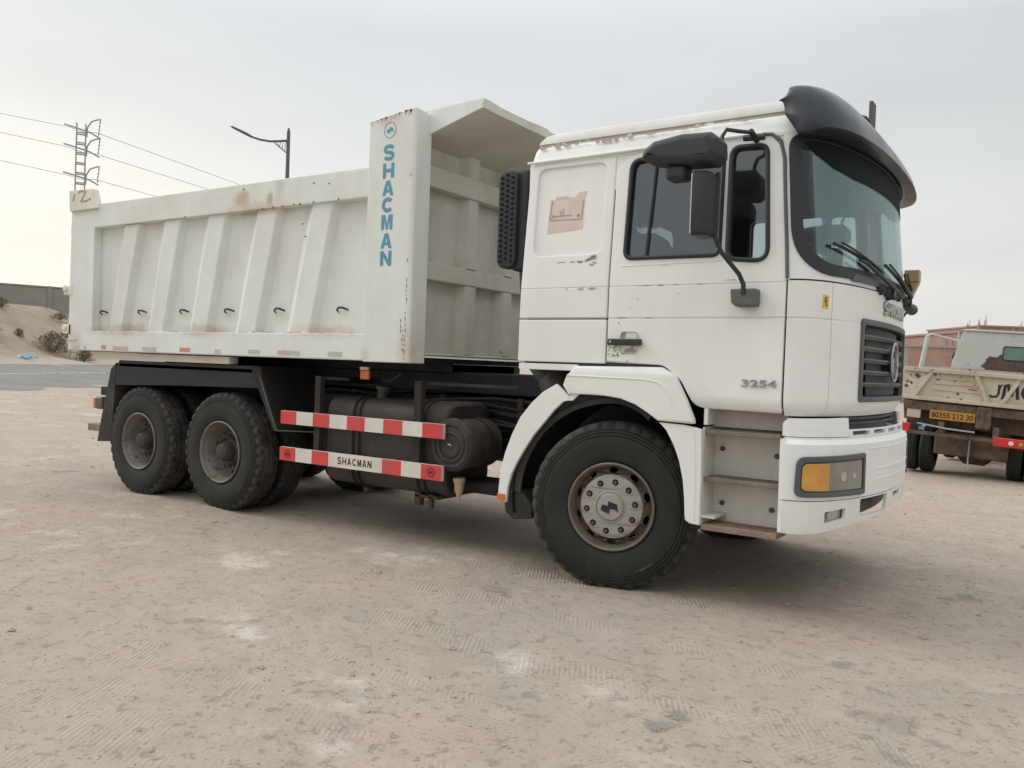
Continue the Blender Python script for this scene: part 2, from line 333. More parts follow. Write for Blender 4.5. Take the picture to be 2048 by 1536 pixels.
def glyphs(txt, wd, ht, depth, fn, name, m, parent=None, k=.24, gap=.22, post=None):
    """block capitals, each letter a mesh of its own; the word is centred on fn's origin"""
    n = len(txt); cw = wd/(n+gap*(n-1)); out = []
    for i, ch in enumerate(txt):
        x0 = -wd/2+i*cw*(1+gap)
        o = plate(name, [[(x0+a*cw, (b-.5)*ht) for a, b in lp] for lp in glyph(ch, k)], depth, fn, m, parent, smooth=False)
        if post: post(o)
        out.append(o)
    return out
def planefn(x0, y0, z0, face='-y'):
    """(u, v, w): u right as seen by someone facing that side, v up, w outwards"""
    if face == '-y': return lambda u, v, w: Vector((x0+u, y0-w, z0+v))
    if face == '+y': return lambda u, v, w: Vector((x0-u, y0+w, z0+v))
    if face == '+x': return lambda u, v, w: Vector((x0+w, y0+u, z0+v))
    if face == '-x': return lambda u, v, w: Vector((x0-w, y0-u, z0+v))
MARK = [(-.60, -.10), (-.52, .16), (-.12, .10), (-.08, .42), (.50, .24), (.62, -.30), (.42, -.12), (.02, -.10), (-.02, -.44), (-.58, -.26)]
def mark(fn, s, m, parent, name='emblem', ring=None):
    plate(name, [[(a*s, b*s) for a, b in MARK]], .004, fn, m, parent)
    if ring: plate(name+'_ring', [arc(0, 0, ring, 0, 345, 23), arc(0, 0, ring*.88, 0, 345, 23)], .004, fn, m, parent)
W = 2.65; YC = W/2
MIR = lambda fn: (lambda u, v, w: (lambda p: Vector((p.x, W-p.y, p.z)))(fn(u, v, w)))
# ================================================================== GROUND
P0 = Vector((-23.2, 6.6)); NQ = Vector((-.817, -.577)).normalized()
ROADD = Vector((-NQ.y, NQ.x))
def ss(a, b, x):
    t = min(1, max(0, (x-a)/(b-a))); return t*t*(3-2*t)
def q_of(x, y): return (Vector((x, y))-P0).dot(NQ)
def terrain(x, y):
    q = q_of(x, y); r = math.hypot(x, y)
    z = .3*ss(-9.5, 0, q)+.52*max(0, min(1, q/9.5))+.10*ss(9.5, 11, q)
    m = ss(11.2, 21, q)*(3.7+.6*noise.noise(Vector((x*.06, y*.06, 3)))+.25*noise.noise(Vector((x*.3, y*.3, 1))))
    return z+m
def near_relief(x, y):
    h = .018*noise.noise(Vector((x*.7, y*.7, 0)))+.010*noise.noise(Vector((x*2.3, y*2.3, 5)))
    h += .006*noise.noise(Vector((x*7, y*7, 9)))
    p = noise.noise(Vector((x*1.1+7, y*1.1, 2)))
    if p > -.1:
        k = noise.noise(Vector((x*16, y*16, 4)))
        h += .006*max(0, k-.15)*min(1, (p+.1)*4)*2.2
    return h
def build_ground():
    def graded(c0, c1, fine, far, g=1.09):
        a = []; x = c0
        while x < c1: a.append(x); x += fine
        a.append(c1); st = fine; lo = [c0]; hi = [c1]
        while hi[-1] < far: st *= g; hi.append(hi[-1]+st)
        st = fine
        while lo[-1] > -far: st *= g; lo.append(lo[-1]-st)
        return lo[::-1][:-1]+a+hi[1:]
    xs = graded(-5.5, 4.2, .032, 900); ys = graded(-3.6, 1.5, .032, 900)
    nx, ny = len(xs), len(ys); co = []
    for y in ys:
        for x in xs:
            z = terrain(x, y)
            d = math.hypot(x-1, y+2)
            if d < 30: z += near_relief(x, y)*(1-ss(18, 30, d))
            if d > 8: z += .035*noise.noise(Vector((x*.35, y*.35, 7)))*ss(8, 14, d)
            q = q_of(x, y)
            if .9 < q < 8.8: z -= .14
            co.append((x, y, z))
    f = []
    for j in range(ny-1):
        b = j*nx
        for i in range(nx-1): f.append((b+i, b+i+1, b+nx+i+1, b+nx+i))
    me = mesh('ground', co, f); o = link('ground', me, ground_mat(), None, None, False); me.polygons.foreach_set('use_smooth', [True]*len(me.polygons))
    tagp(o, kind='structure')
def ground_mat():
    m = bpy.data.materials.new('packed_sand'); m.use_nodes = True; nt = m.node_tree; N = nt.nodes.new; L = nt.links.new
    b = nt.nodes['Principled BSDF']; b.inputs['Roughness'].default_value = .95; b.inputs['Specular IOR Level'].default_value = .15
    pos = N('ShaderNodeNewGeometry').outputs['Position']
    def nz(sc, det=6, ro=.55, loc=(0, 0, 0), st=(1, 1, 1)):
        mp = N('ShaderNodeMapping'); mp.inputs['Location'].default_value = loc; mp.inputs['Scale'].default_value = st; L(pos, mp.inputs[0])
        n = N('ShaderNodeTexNoise'); n.inputs['Scale'].default_value = sc; n.inputs['Detail'].default_value = det; n.inputs['Roughness'].default_value = ro
        L(mp.outputs[0], n.inputs[0]); return n.outputs[0]
    def rng(v, a, c, lo=0, hi=1, smooth=False):
        r = N('ShaderNodeMapRange'); L(v, r.inputs[0]); r.inputs[1].default_value = a; r.inputs[2].default_value = c
        r.inputs[3].default_value = lo; r.inputs[4].default_value = hi
        if smooth: r.interpolation_type = 'SMOOTHSTEP'
        return r.outputs[0]
    def mixc(f, a, c):
        x = N('ShaderNodeMix'); x.data_type = 'RGBA'
        if isinstance(f, (int, float)): x.inputs[0].default_value = f
        else: L(f, x.inputs[0])
        for i, v in ((6, a), (7, c)):
            if isinstance(v, tuple): x.inputs[i].default_value = (*v, 1)
            else: L(v, x.inputs[i])
        return x.outputs[2]
    def math_(op, a, c):
        x = N('ShaderNodeMath'); x.operation = op
        for i, v in ((0, a), (1, c)):
            if isinstance(v, (int, float)): x.inputs[i].default_value = v
            else: L(v, x.inputs[i])
        return x.outputs[0]
    c = mixc(rng(nz(.35, 5), .35, .65), (.42, .348, .278), (.365, .335, .288))
    c = mixc(rng(nz(1.6, 7, .6), .38, .66), c, (.45, .385, .322))
    c = mixc(rng(nz(5, 8, .65, (3, 1, 0)), .45, .72, 0, .6), c, (.345, .295, .25))
    # pinkish clay, chalk smears, grey oil/cement patches
    c = mixc(rng(nz(.55, 6, .6, (9, 4, 0)), .5, .68, 0, .55, True), c, (.46, .345, .295))
    chalk = math_('MULTIPLY', rng(nz(1.15, 9, .68, (2, 7, 0)), .53, .66, 0, 1, True), rng(nz(.33, 3, .5, (31, 12, 0)), .47, .6))
    c = mixc(math_('MULTIPLY', chalk, .75), c, (.60, .56, .51))
    grey = math_('MULTIPLY', rng(nz(1.9, 8, .6, (14, 3, 0)), .60, .66, 0, 1, True), rng(nz(.4, 2, .5, (5, 50, 0)), .46, .6))
    c = mixc(math_('MULTIPLY', grey, .7), c, (.21, .21, .20))
    c = mixc(rng(nz(3.2, 9, .72, (22, 9, 0)), .56, .66, 0, .30, True), c, (.31, .265, .225))
    c = mixc(rng(nz(13, 7, .7, (2, 19, 0)), .61, .69, 0, .4, True), c, (.27, .23, .19))
    c = mixc(rng(nz(46, 3, .7), .60, .70, 0, .45), c, (.25, .21, .175))
    c = mixc(rng(nz(70, 2, .6, (4, 4, 4)), .64, .72, 0, .4), c, (.52, .48, .42))
    sz = N('ShaderNodeSeparateXYZ'); L(pos, sz.inputs[0])
    c = mixc(rng(math_('ADD', sz.outputs['Z'], math_('MULTIPLY', nz(.25, 5, .6), .8)), 1.2, 1.7, 0, .8, True), c, mixc(rng(nz(.5, 7, .65, (3, 3, 3)), .4, .62), (.34, .27, .205), (.25, .20, .155)))
    L(c, b.inputs['Base Color'])
    # tyre prints: sheaves of fine ribs in patches, in two directions
    def prints(ang, sc, loc, lo):
        mp = N('ShaderNodeMapping'); mp.inputs['Rotation'].default_value = (0, 0, ang); L(pos, mp.inputs[0])
        wv = N('ShaderNodeTexWave'); wv.inputs['Scale'].default_value = sc; wv.inputs['Distortion'].default_value = .6
        wv.inputs['Detail Scale'].default_value = .6; L(mp.outputs[0], wv.inputs[0])
        m2 = N('ShaderNodeMapping'); m2.inputs['Rotation'].default_value = (0, 0, ang+1.45); m2.inputs['Scale'].default_value = (.10, 1.5, 1); m2.inputs['Location'].default_value = loc; L(pos, m2.inputs[0])
        ln = N('ShaderNodeTexNoise'); ln.inputs['Scale'].default_value = 1.3; ln.inputs['Detail'].default_value = 1; L(m2.outputs[0], ln.inputs[0])
        mask = math_('MULTIPLY', rng(ln.outputs[0], lo+.05, lo+.075, 0, 1, True), rng(nz(2.6, 5, .65, loc), .42, .62))
        return math_('MULTIPLY', wv.outputs['Fac'], mask)
    h = math_('ADD', math_('MULTIPLY', nz(9, 10, .7), 1.5), math_('MULTIPLY', nz(48, 5, .7), .5))
    h = math_('ADD', h, math_('MULTIPLY', rng(nz(13, 7, .7, (2, 19, 0)), .56, .68, 0, 1, True), -.5))
    h = math_('ADD', h, math_('MULTIPLY', prints(.45, 11, (5, 5, 0), .47), .42))
    h = math_('ADD', h, math_('MULTIPLY', prints(1.5, 10, (40, 8, 0), .49), .40))
    h = math_('ADD', h, math_('MULTIPLY', prints(-.5, 12, (80, 28, 0), .51), .36))
    h = math_('ADD', h, math_('MULTIPLY', chalk, .25))
    bp = N('ShaderNodeBump'); bp.inputs['Strength'].default_value = .75; bp.inputs['Distance'].default_value = .02; L(h, bp.inputs['Height']); L(bp.outputs[0], b.inputs['Normal'])
    return m
build_ground()
def build_road():
    M['asphalt'] = mat('weathered_asphalt', (.135, .142, .142), .85, col2=(.175, .178, .172), scale=1.2, dust=(.34, .29, .23), dust_amt=.4, dust_scale=.5)
    M['roadpaint'] = mat('faded_road_paint', (.50, .49, .45), .8, chip=(.2, .2, .19), chip_amt=.55, chip_scale=3)
    def sheet(q0, q1, dz, name, m, parent=None, kind=None, s0=-120, s1=260, st=4):
        v = []; f = []; n = int((s1-s0)/st)+1; k = 0
        cs = [q0-.5]+[q0+(q1-q0)*i/6 for i in range(7)]+[q1+.5] if q1-q0 > 1 else [q0, q1]
        for i in range(n):
            s = s0+i*st
            for q in cs:
                p = P0+ROADD*s+NQ*q; v.append((p.x, p.y, .3+.52*max(0, min(1, q/9.5))+dz-(.5 if q < -.6 or q > 9.8 else 0)))
        c = len(cs)
        for i in range(n-1):
            for j in range(c-1): f.append((i*c+j, i*c+j+1, (i+1)*c+j+1, (i+1)*c+j))
        me = mesh(name, v, f); fixn(me); o = link(name, me, m, parent)
        if kind: o['kind'] = kind
        return o
    road = sheet(-.4, 9.6, .0, 'road', 'asphalt', None, 'structure')
    sheet(.05, .22, .006, 'edge_line', 'roadpaint', road)
    sheet(4.6, 4.75, .006, 'centre_line', 'roadpaint', road)
    sheet(9.1, 9.25, .006, 'edge_line', 'roadpaint', road)
build_road()
# ================================================================== TIPPER TRUCK
TR = empty('dump_truck', (-2.8, YC, 0), label='large white three axle tipper truck with SHACMAN in blue on its body pillar', cat='dump truck')
OFF = Vector((2.8, -YC, 0))
def tp(o):                        # a part whose mesh is written in world coordinates
    o.location = OFF; return o
def part(o): o.parent = TR; return tp(o)
# ---- wheels
def tyre_mesh(R=.585, Wd=.30, seg=144, lug='rear'):
    """axis y, outer face at y = 0, tyre towards +y"""
    rb = R*.515
    # (y, r, kind) kind 0 wall, 1 shoulder, 2 rib, 3 groove
    P = [(.055, rb-.012, 0), (.03, rb+.002, 0), (.012, rb+.03, 0), (.004, rb+.075, 0), (.0, rb+.12, 0), (.001, R-.125, 0), (.005, R-.100, 0), (.013, R-.097, 3), (.008, R-.090, 0), (.010, R-.078, 0), (.018, R-.075, 3), (.012, R-.069, 0), (.015, R-.057, 0), (.023, R-.054, 3), (.018, R-.049, 0),
         (.020, R-.036, 1), (.028, R-.014, 1), (.040, R-.004, 1), (.075, R, 2), (.080, R-.014, 3), (.090, R-.014, 3), (.095, R+.002, 2), (.135, R+.003, 2), (.140, R-.013, 3), (.160, R-.013, 3)]
    P = P+[(Wd-y, r, k) for y, r, k in P[::-1]]
    n = len(P); v = []; f = []
    for j in range(seg):
        a = 2*math.pi*j/seg; g = j % 4
        for i, (y, r, k) in enumerate(P):
            rr = r; yy = y
            if k == 1 and g == 0: rr -= .022 if r > R-.02 else .012; yy += .008
            if k == 2 and lug == 'rear' and (j+i) % 4 == 0: rr -= .010
            if k == 2: yy += .006*(1 if (j//2) % 2 else -1)
            v.append((rr*math.cos(a), yy, rr*math.sin(a)))
    for j in range(seg):
        k = (j+1) % seg
        for i in range(n-1): f.append((j*n+i, j*n+i+1, k*n+i+1, k*n+i))
    me = mesh('tyre', v, f); fixn(me)
    me.materials.append(M['tyre']); me.materials.append(M['tread'])
    for p in me.polygons:
        c = p.center; rr = math.hypot(c.x, c.z)
        if rr > R-.03: p.material_index = 1
    return me
def flat_bottom(me, R):           # the tyre stands on the ground under load
    for v in me.vertices:
        if v.co.z < -(R-.022):
            v.co.z = -(R-.022)-.2*(abs(v.co.z)-(R-.022))
    return me
TYRE_ME = tyre_mesh(); TYRE_FRONT = flat_bottom(tyre_mesh(lug='front'), .585); TYRE_ME = flat_bottom(TYRE_ME, .585)
RB = .585*.515
def oval_disc(holes=10, r0=.215, r1=.278, rh=.250, z0=.060, z1=.105, seg=120):
    """conical disc with hand holes, outwards towards -y"""
    outer = arc(0, 0, r1, 0, 357, 119); lp = [outer, arc(0, 0, r0*.55, 0, 350, 35)]
    for h in range(holes):
        a = 2*math.pi*(h+.5)/holes; c, s = math.cos(a), math.sin(a); pts = []
        for k in range(16):
            t = 2*math.pi*k/16; du, dv = .0175*math.cos(t), .033*math.sin(t)
            pts.append((c*(rh+du)-s*dv, s*(rh+du)+c*dv))
        lp.append(pts)
    def fn(u, v, w):
        r = math.hypot(u, v); t = min(1, max(0, (r-r0)/(r1-r0))); y = z0+(z1-z0)*t*t
        return Vector((u, y-w, v))
    return lp, fn
def make_front_wheel():
    wh = empty('wheel'); 
    t = link('tyre', TYRE_FRONT, None, wh, None, True)
    rim = B().lathe([(.02, RB+.006), (.008, RB+.004), (.004, RB-.004), (.012, RB-.012), (.05, RB-.016), (.07, RB-.03), (.12, RB-.032), (.28, RB-.03), (.29, RB+.004)], n=64)
    rim.build('rim', 'rim', wh, smooth=True)
    lp, fn = oval_disc(); plate('wheel_disc', lp, .008, fn, 'rimrust', wh)
    B().lathe([(.20, .26), (.21, .001)], n=32).build('brake_drum', 'hole', wh, smooth=True)
    # grey plastic centre cover: flat ring, ten nut holes, domed middle
    lp = [arc(0, 0, .222, 0, 355, 71)]+[arc(.172*math.cos(a), .172*math.sin(a), .021, 0, 340, 17) for a in [2*math.pi*(i+.25)/10 for i in range(10)]]+[arc(0, 0, .105, 0, 352, 44)]
    plate('hub_cover', lp, .03, lambda u, v, w: Vector((u, .045-w+max(0, (math.hypot(u, v)-.202))*1.1, v)), 'cap', wh, bevel=.006)
    B().lathe([(.035, .118), (.016, .114), (.010, .106), (.014, .098), (.010, .096), (-.004, .090), (-.010, .084), (-.012, .001)], n=48).build('hub_dome', 'cap', wh, smooth=True)
    for i in range(10):
        a = 2*math.pi*(i+.25)/10
        T = Matrix.Translation((.172*math.cos(a), .0, .172*math.sin(a)))
        B().lathe([(.06, .0165), (.012, .0155), (.005, .012), (.004, .001)], T, n=6).build('wheel_nut', 'nut', wh)
    mark(lambda u, v, w: Vector((u, -.0125-w, v)), .100, 'ink', wh)
    random.seed(31); pts = []
    for i in range(22):
        t = 2*math.pi*i/22; k = 1+.25*random.uniform(-1, 1); pts.append((.085*k*math.cos(t), .034*k*math.sin(t)))
    ca, sa = math.cos(-.98), math.sin(-.98)
    plate('mud_patch', [pts], .002, lambda u, v, w: Vector((ca*.445-sa*u*.9-ca*v*0+ca*v, .0035-w, sa*.445+ca*u*.9+sa*v)), 'drymud', wh)
    B().tube([(.23*math.cos(.6), .03, .23*math.sin(.6)), (.27*math.cos(.6), .0, .27*math.sin(.6))], .006, 6).build('valve', 'nut', wh)
    B().tube([(.094*math.cos(t), .001, 0.094*math.sin(t)) for t in [2.3+.14*i for i in range(10)]], .0016, 6).build('scratch', 'ink', wh)
    for t in wh.children: pass
    return wh
def make_rear_wheel():
    wh = empty('wheel')
    t = link('tyre', TYRE_ME, None, wh, None, True)
    t2 = link('tyre', TYRE_ME, None, wh, (0, .345, 0), True)
    rim = B().lathe([(.02, RB+.006), (.006, RB+.004), (.002, RB-.004), (.010, RB-.012), (.035, RB-.016), (.055, RB-.022), (.075, RB-.036), (.19, RB-.040), (.205, RB-.052), (.21, RB-.085)], n=64)
    rim.build('rim', 'rimgrey', wh, smooth=True)
    lp, fn = oval_disc(10, .19, RB-.04, .215, .19, .215); plate('wheel_disc', lp, .008, fn, 'rimrust', wh)
    B().lathe([(.26, .25), (.27, .001)], n=32).build('brake_drum', 'hole', wh, smooth=True)
    B().lathe([(.20, .135), (.15, .128), (.135, .118), (.128, .10), (.09, .097), (.05, .085), (.03, .075), (.022, .06), (.018, .001)], n=40).build('hub', 'hubdark', wh, smooth=True)
    for i in range(10):
        a = 2*math.pi*i/10
        T = Matrix.Translation((.165*math.cos(a), 0, .165*math.sin(a)))
        B().lathe([(.20, .016), (.165, .016), (.162, .009), (.14, .009), (.138, .001)], T, n=6).build('wheel_nut', 'nut', wh)
    for i in range(8):
        a = 2*math.pi*(i+.5)/8; T = Matrix.Translation((.073*math.cos(a), 0, .073*math.sin(a)))
        B().lathe([(.06, .008), (.026, .008), (.024, .001)], T, n=6).build('hub_bolt', 'nut', wh)
    B().lathe([(.3, RB-.02), (.62, RB-.02)], n=40).build('inner_rim', 'rimrust', wh, smooth=True)
    return wh
def copy_wheel(src):
    c = src.copy(); COL.objects.link(c)
    for ch in src.children:
        d = ch.copy(); COL.objects.link(d); d.parent = c
    return c
def put(o, x, y, z, spin=0, yaw=0):
    o.parent = TR; o.location = Vector((x, y, z))+OFF; o.rotation_mode = 'ZYX'
    o.rotation_euler = (0, spin, yaw)
ZC = .567
fwh = make_front_wheel()
put(fwh, -.05, .035, ZC, 0, math.radians(13))
f2 = copy_wheel(fwh); put(f2, -.05, W-.035, ZC, 0, math.radians(193))
rwh = make_rear_wheel(); put(rwh, -4.40, .10, ZC, 0)
for (x, y, yaw) in ((-5.78, .10, 0), (-4.40, W-.10, 180), (-5.78, W-.10, 180)):
    c = copy_wheel(rwh); put(c, x, y, ZC, 0, math.radians(yaw))
# ---- chassis
side0 = planefn(0, 0, 0)          # (x, z, outwards)
def sidey(y): return planefn(0, y, 0)
def chassis():
    for y in (.86, 1.70):
        b = B(); b.box((-6.55, y, .93), (1.05, y+.02, 1.25)); b.box((-6.55, y-.0, 1.23), (1.05, y+.09, 1.25)); b.box((-6.55, y, .93), (1.05, y+.09, .95))
        part(b.build('chassis_rail', 'chassis'))
    b = B(); b.box((-6.4, .80, 1.26), (-.85, 1.85, 1.44)); b.box((-6.55, .6, 1.30), (-6.45, 2.05, 1.42)); part(b.build('subframe', 'blackpaint', bevel=.01))
    for x in (-4.40, -5.78, -.05):
        b = B().tube([(x, .3, .57), (x, 1.0, .57), (x, 1.15, .57), (x, 1.5, .57), (x, 1.65, .57), (x, 2.35, .57)], [.09, .10, .22, .22, .10, .09], 16)
        part(b.build('axle', 'engine', smooth=True))
    part(B().tube([(-4.4, YC, .62), (-.8, YC, .75)], .06, 12).build('prop_shaft', 'engine', smooth=True))
    for y in (.95, 1.65):         # leaf springs
        b = B()
        for k in range(6):
            h = .62-.07*k
            b.box((-5.09-h, y-.05, .80-.03*k-.012), (-5.09+h, y+.05, .80-.03*k+.012))
        part(b.build('leaf_spring', 'chassis'))
        b = B()
        for k in range(5):
            h = .85-.12*k; b.tube([(-.05-h, y, .80-.022*k), (-.05, y, .70-.022*k), (-.05+h, y, .80-.022*k)], .012, 6)
            b.box((-.05-h, y-.045, .79-.022*k), (-.05+h, y+.045, .80-.022*k))
        part(b.build('leaf_spring', 'chassis'))
    b = B()                       # gearbox and engine under the cab
    b.box((-1.5, 1.0, .62), (-.6, 1.65, 1.15)); b.box((-.6, .95, .55), (.9, 1.7, 1.3)); b.tube([(-1.5, YC, .85), (-2.1, YC, .82)], [.22, .15], 14)
    b.box((-1.2, .70, .75), (-.7, .95, 1.05)); b.tube([(-1.25, .6, .8), (-.8, .62, .95), (-.6, .8, 1.1)], .05, 10)
    part(b.build('engine_block', 'engine', bevel=.03))
    b = B().tube([(YC-YC-3.7, YC, .95), (-3.2, YC, 1.2), (-2.6, YC, 1.35)], .11, 12); part(b.build('tipping_ram', 'chassis', smooth=True))
    # dark plates behind the guard: battery box, silencer
    b = B(); b.box((-3.55, .62, .62), (-3.0, .84, 1.2)); part(b.build('battery_box', 'blackpaint', bevel=.02))
    part(B().tube([(-3.3, 2.1, .8), (-1.6, 2.1, .8)], .28, 20).build('silencer', 'engine', smooth=True))
    b = B()
    for i, (x0, z0, x1, z1) in enumerate(((-1.8, 1.18, -.9, 1.16), (-1.8, 1.13, -1.0, 1.10), (-3.4, 1.28, -2.0, 1.27), (-1.78, 1.06, -.95, 1.02))):
        b.tube([(x0, .83, z0), ((x0+x1)/2, .80, (z0+z1)/2-.03), (x1, .83, z1)], .014, 6)
    b.tube([(-2.42, .3, 1.44), (-2.38, .24, 1.36), (-2.30, .24, 1.345), (-2.22, .3, 1.42)], .008, 6)
    part(b.build('air_hose', 'rubber', smooth=True))
    for k, (y, z0) in enumerate(((.82, 1.20), (.81, 1.10), (.79, 1.02), (.84, .98))):
        pts = [(-4.0+.4*i, y, z0+.03*math.sin(i*1.3+k)) for i in range(9)]
        part(B().tube(pts, .012, 6).build('brake_line', 'rubber' if k % 2 else 'engine', smooth=True))
    for x in (-3.3, -2.2, -1.35): part(B().box((x, .80, .96), (x+.05, .86, 1.24)).build('line_clip', 'engine'))
    for x in (-3.6, -3.2, -2.8, -2.4, -2.0, -1.6, -1.2):
        part(B().tube([(x, .84, 1.19), (x, .862, 1.19)], .014, 6).tube([(x, .84, 1.0), (x, .862, 1.0)], .014, 6).build('frame_bolt', 'engine'))
    # brown flanges and pipework between air cleaner and front wheel
    b = B()
    for x, y, z, r, l in ((-1.05, .35, .72, .05, .3), (-1.0, .3, .83, .035, .3), (-.98, .33, .92, .045, .3), (-1.02, .28, .62, .03, .3)):
        b.tube([(x, y, z), (x+.03, y+l, z+.02)], r, 10)
    b.tube([(-1.1, .3, .60), (-1.02, .26, .70), (-1.04, .26, .82), (-.98, .3, .95), (-.9, .4, 1.0)], .016, 8); b.box((-1.13, .40, .55), (-1.0, .6, 1.0)); b.box((-1.1, .36, .78), (-.95, .5, .88))
    part(b.build('pipework', 'engine', bevel=.008, label='rusty brown pipe flanges behind the front wheel'))
    part(B().tube([(-1.13, .31, .60), (-1.09, .28, .67), (-1.03, .27, .72)], .007, 6).build('pipe_lever', 'chrome'))
    # intake hose: corrugated grey elbow dropping behind the cab
    b = B().tube([(-.74, .42, 1.5), (-.72, .40, 1.40), (-.66, .38, 1.28), (-.72, .38, 1.14), (-.92, .42, 1.03), (-1.1, .46, .98)], [.10, .15, .13, .09, .07, .06], 20)
    part(b.build('intake_hose', 'duct', smooth=True))
    part(B().box((-1.75, .35, .47), (-.95, .75, .56)).build('under_tray', 'chassis', bevel=.02))
chassis()
def tank():
    prof = rrect(.17, .42, .80, 1.20, .17, 6)
    b = B(); f = lambda y, z, x: Vector((x, y, z)); b.prism(prof, f, -2.98, -1.62); o = part(b.build('fuel_tank', 'tank', bevel=.035, smooth=True))
    for x in (-2.60, -1.86):
        st = B(); lp = rrect(.158, .408, .812, 1.212, .18, 6)
        for du in (-.035, .035): st.tube([(x+du, a, c) for a, c in lp], .009, 6, close=True)
        st.build('tank_strap', 'chassis', o, smooth=True)
    B().tube([(-2.47, .34, 1.17), (-2.455, .335, 1.27)], [.05, .05], 16).build('filler_neck', 'tank', o, smooth=True)
    B().tube([(-2.455, .335, 1.26), (-2.45, .335, 1.275), (-2.448, .335, 1.30), (-2.447, .335, 1.305)], [.066, .072, .070, .03], 12).build('filler_cap', 'tank', o, smooth=True)
    b = B(); b.box((-2.63, .3, .36), (-2.57, .36, .45)); b.box((-1.95, .2, .33), (-1.89, .26, .44)); b.box((-1.80, .2, .32), (-1.76, .24, .44)); b.box((-1.95, .2, .40), (-1.7, .5, .425)); b.build('tank_bracket', 'engine', o, bevel=.006)
    # air cleaner drum facing the camera side
    T = Matrix.Translation((-1.53, .12, .868))
    o = part(B().lathe([(0, .001), (.0, .135), (.012, .14), (.014, .155), (.0, .162), (.0, .18), (.012, .186), (.014, .20), (.03, .212), (.06, .214), (.07, .205), (.45, .20), (.46, .001)], T, n=48).build('air_cleaner', 'hubdark', smooth=True))
    B().lathe([(-.012, .10), (.0, .11)], T, n=32).build('end_ring', 'tank', o, smooth=True)
    B().tube([(-1.545, .112, .872), (-1.53, .095, .875), (-1.51, .10, .873), (-1.505, .112, .862)], .006, 6).build('wing_nut', 'chrome', o)
    B().lathe([(.30, .214), (.34, .214)], T, n=32).build('clamp_band', 'tank', o, smooth=True)
    T2 = Matrix.Translation((-1.50, .22, 0))
    B().lathe([(.60, .05), (.585, .05), (.56, .046), (.555, .04), (.50, .036), (.44, .012), (.405, .010), (.405, .001)], T2, n=20, axis='z').build('dust_valve', 'beige', o, smooth=True)
tank()
def guards():
    xs = [-3.447+.2108*i for i in range(10)]
    def rail(z0, z1, colors, y=.05):
        b = B().box((xs[0], y, z0), (xs[9], y+.035, z1)); o = part(b.build('guard_rail', 'white', bevel=.003))
        for i, c in enumerate(colors):
            if c: B().box((xs[i], y-.0015, z0+.0008), (xs[i+1]-.0005, y, z1-.0008)).build('red_stripe' if c == 'r' else 'white_stripe', 'red' if c == 'r' else 'white', o)
        return o
    rail(.917, 1.035, 'rwrwrwrwr')
    b2 = rail(.583, .705, 'rwrwwwrwr')
    yo = .0483
    glyphs('SHACMAN', .40, .060, .002, planefn(-2.50, yo, .645), 'letter', 'ink', b2, k=.20, gap=.34)
    for i in (0, 8):
        c = (xs[i]+xs[i+1])/2; mark(planefn(c, yo, .645), .028, 'ink', b2, ring=.036)
    for x0, x1 in ((-3.05, -2.98), (-1.89, -1.815)):
        b = B(); b.box((x0, .086, .60), (x1, .14, 1.365)); b.box((x0, .14, 1.30), (x0+.012, .86, 1.36)); b.box((x0, .14, 1.335), (x1+.9 if x0 > -2 else x1+.3, .15, 1.36))
        part(b.build('guard_post', 'chassis', bevel=.004))
    # rear mudguards
    g = sidey(.12)
    b = B(); b.prism([(-6.30, 1.15), (-6.26, 1.36), (-6.20, 1.43), (-3.92, 1.43), (-3.86, 1.22), (-5.2, 1.19)], g, -.012, 0)
    b.box((-6.2, .12, 1.36), (-3.92, .85, 1.40)); part(b.build('rear_mudguard', 'blackpaint', bevel=.004))
    b = B(); b.prism([(-3.98, 1.43), (-3.84, 1.43), (-3.80, 1.32), (-3.573, .84), (-3.62, .83), (-3.87, 1.24)], g, -.73, .004); part(b.build('mudguard_front_flap', 'chassis', bevel=.004))
    part(B().tube([(-3.835, .113, 1.33), (-3.573, .113, .838), (-3.22, .30, .84)], .008, 6).build('flap_edge', 'greyplastic'))
    b = B(); b.prism([(-6.26, 1.40), (-6.36, 1.33), (-6.52, .80), (-6.60, .50), (-6.32, .52), (-6.28, 1.0)], g, -.70, .004); part(b.build('mud_flap', 'rubber', bevel=.006))
    # tail
    o = part(B().box((-6.74, .16, .86), (-6.60, .42, 1.0)).build('tail_lamp', 'greyplastic', bevel=.02))
    B().box((-6.80, .17, .865), (-6.742, .41, .995)).build('lamp_lens', 'orange', o, bevel=.012)
    part(B().box((-6.95, .20, .60), (-6.55, 2.45, .68)).build('underrun_bar', 'step', bevel=.006))
    part(B().box((-6.70, .2, 1.02), (-6.5, .3, 1.12)).build('lamp_bracket', 'chassis', bevel=.01))
    b = B().prism([(-6.55, .30), (-6.42, .42), (-6.30, .40), (-6.35, .24)], sidey(1.0), -.3, 0); part(b.build('tow_bracket', 'engine', bevel=.01))
    o = part(B().box((-2.52, .10, 1.355), (-2.42, .13, 1.435)).build('side_marker_lamp', 'orange', bevel=.01))
    B().box((-2.515, .095, 1.437), (-2.425, .12, 1.462)).build('lamp_cap', 'pinkref', o)
    part(B().box((-6.69, .09, 1.437), (-4.264, .20, 1.508)).build('body_underrail', 'body_low', bevel=.004))
guards()
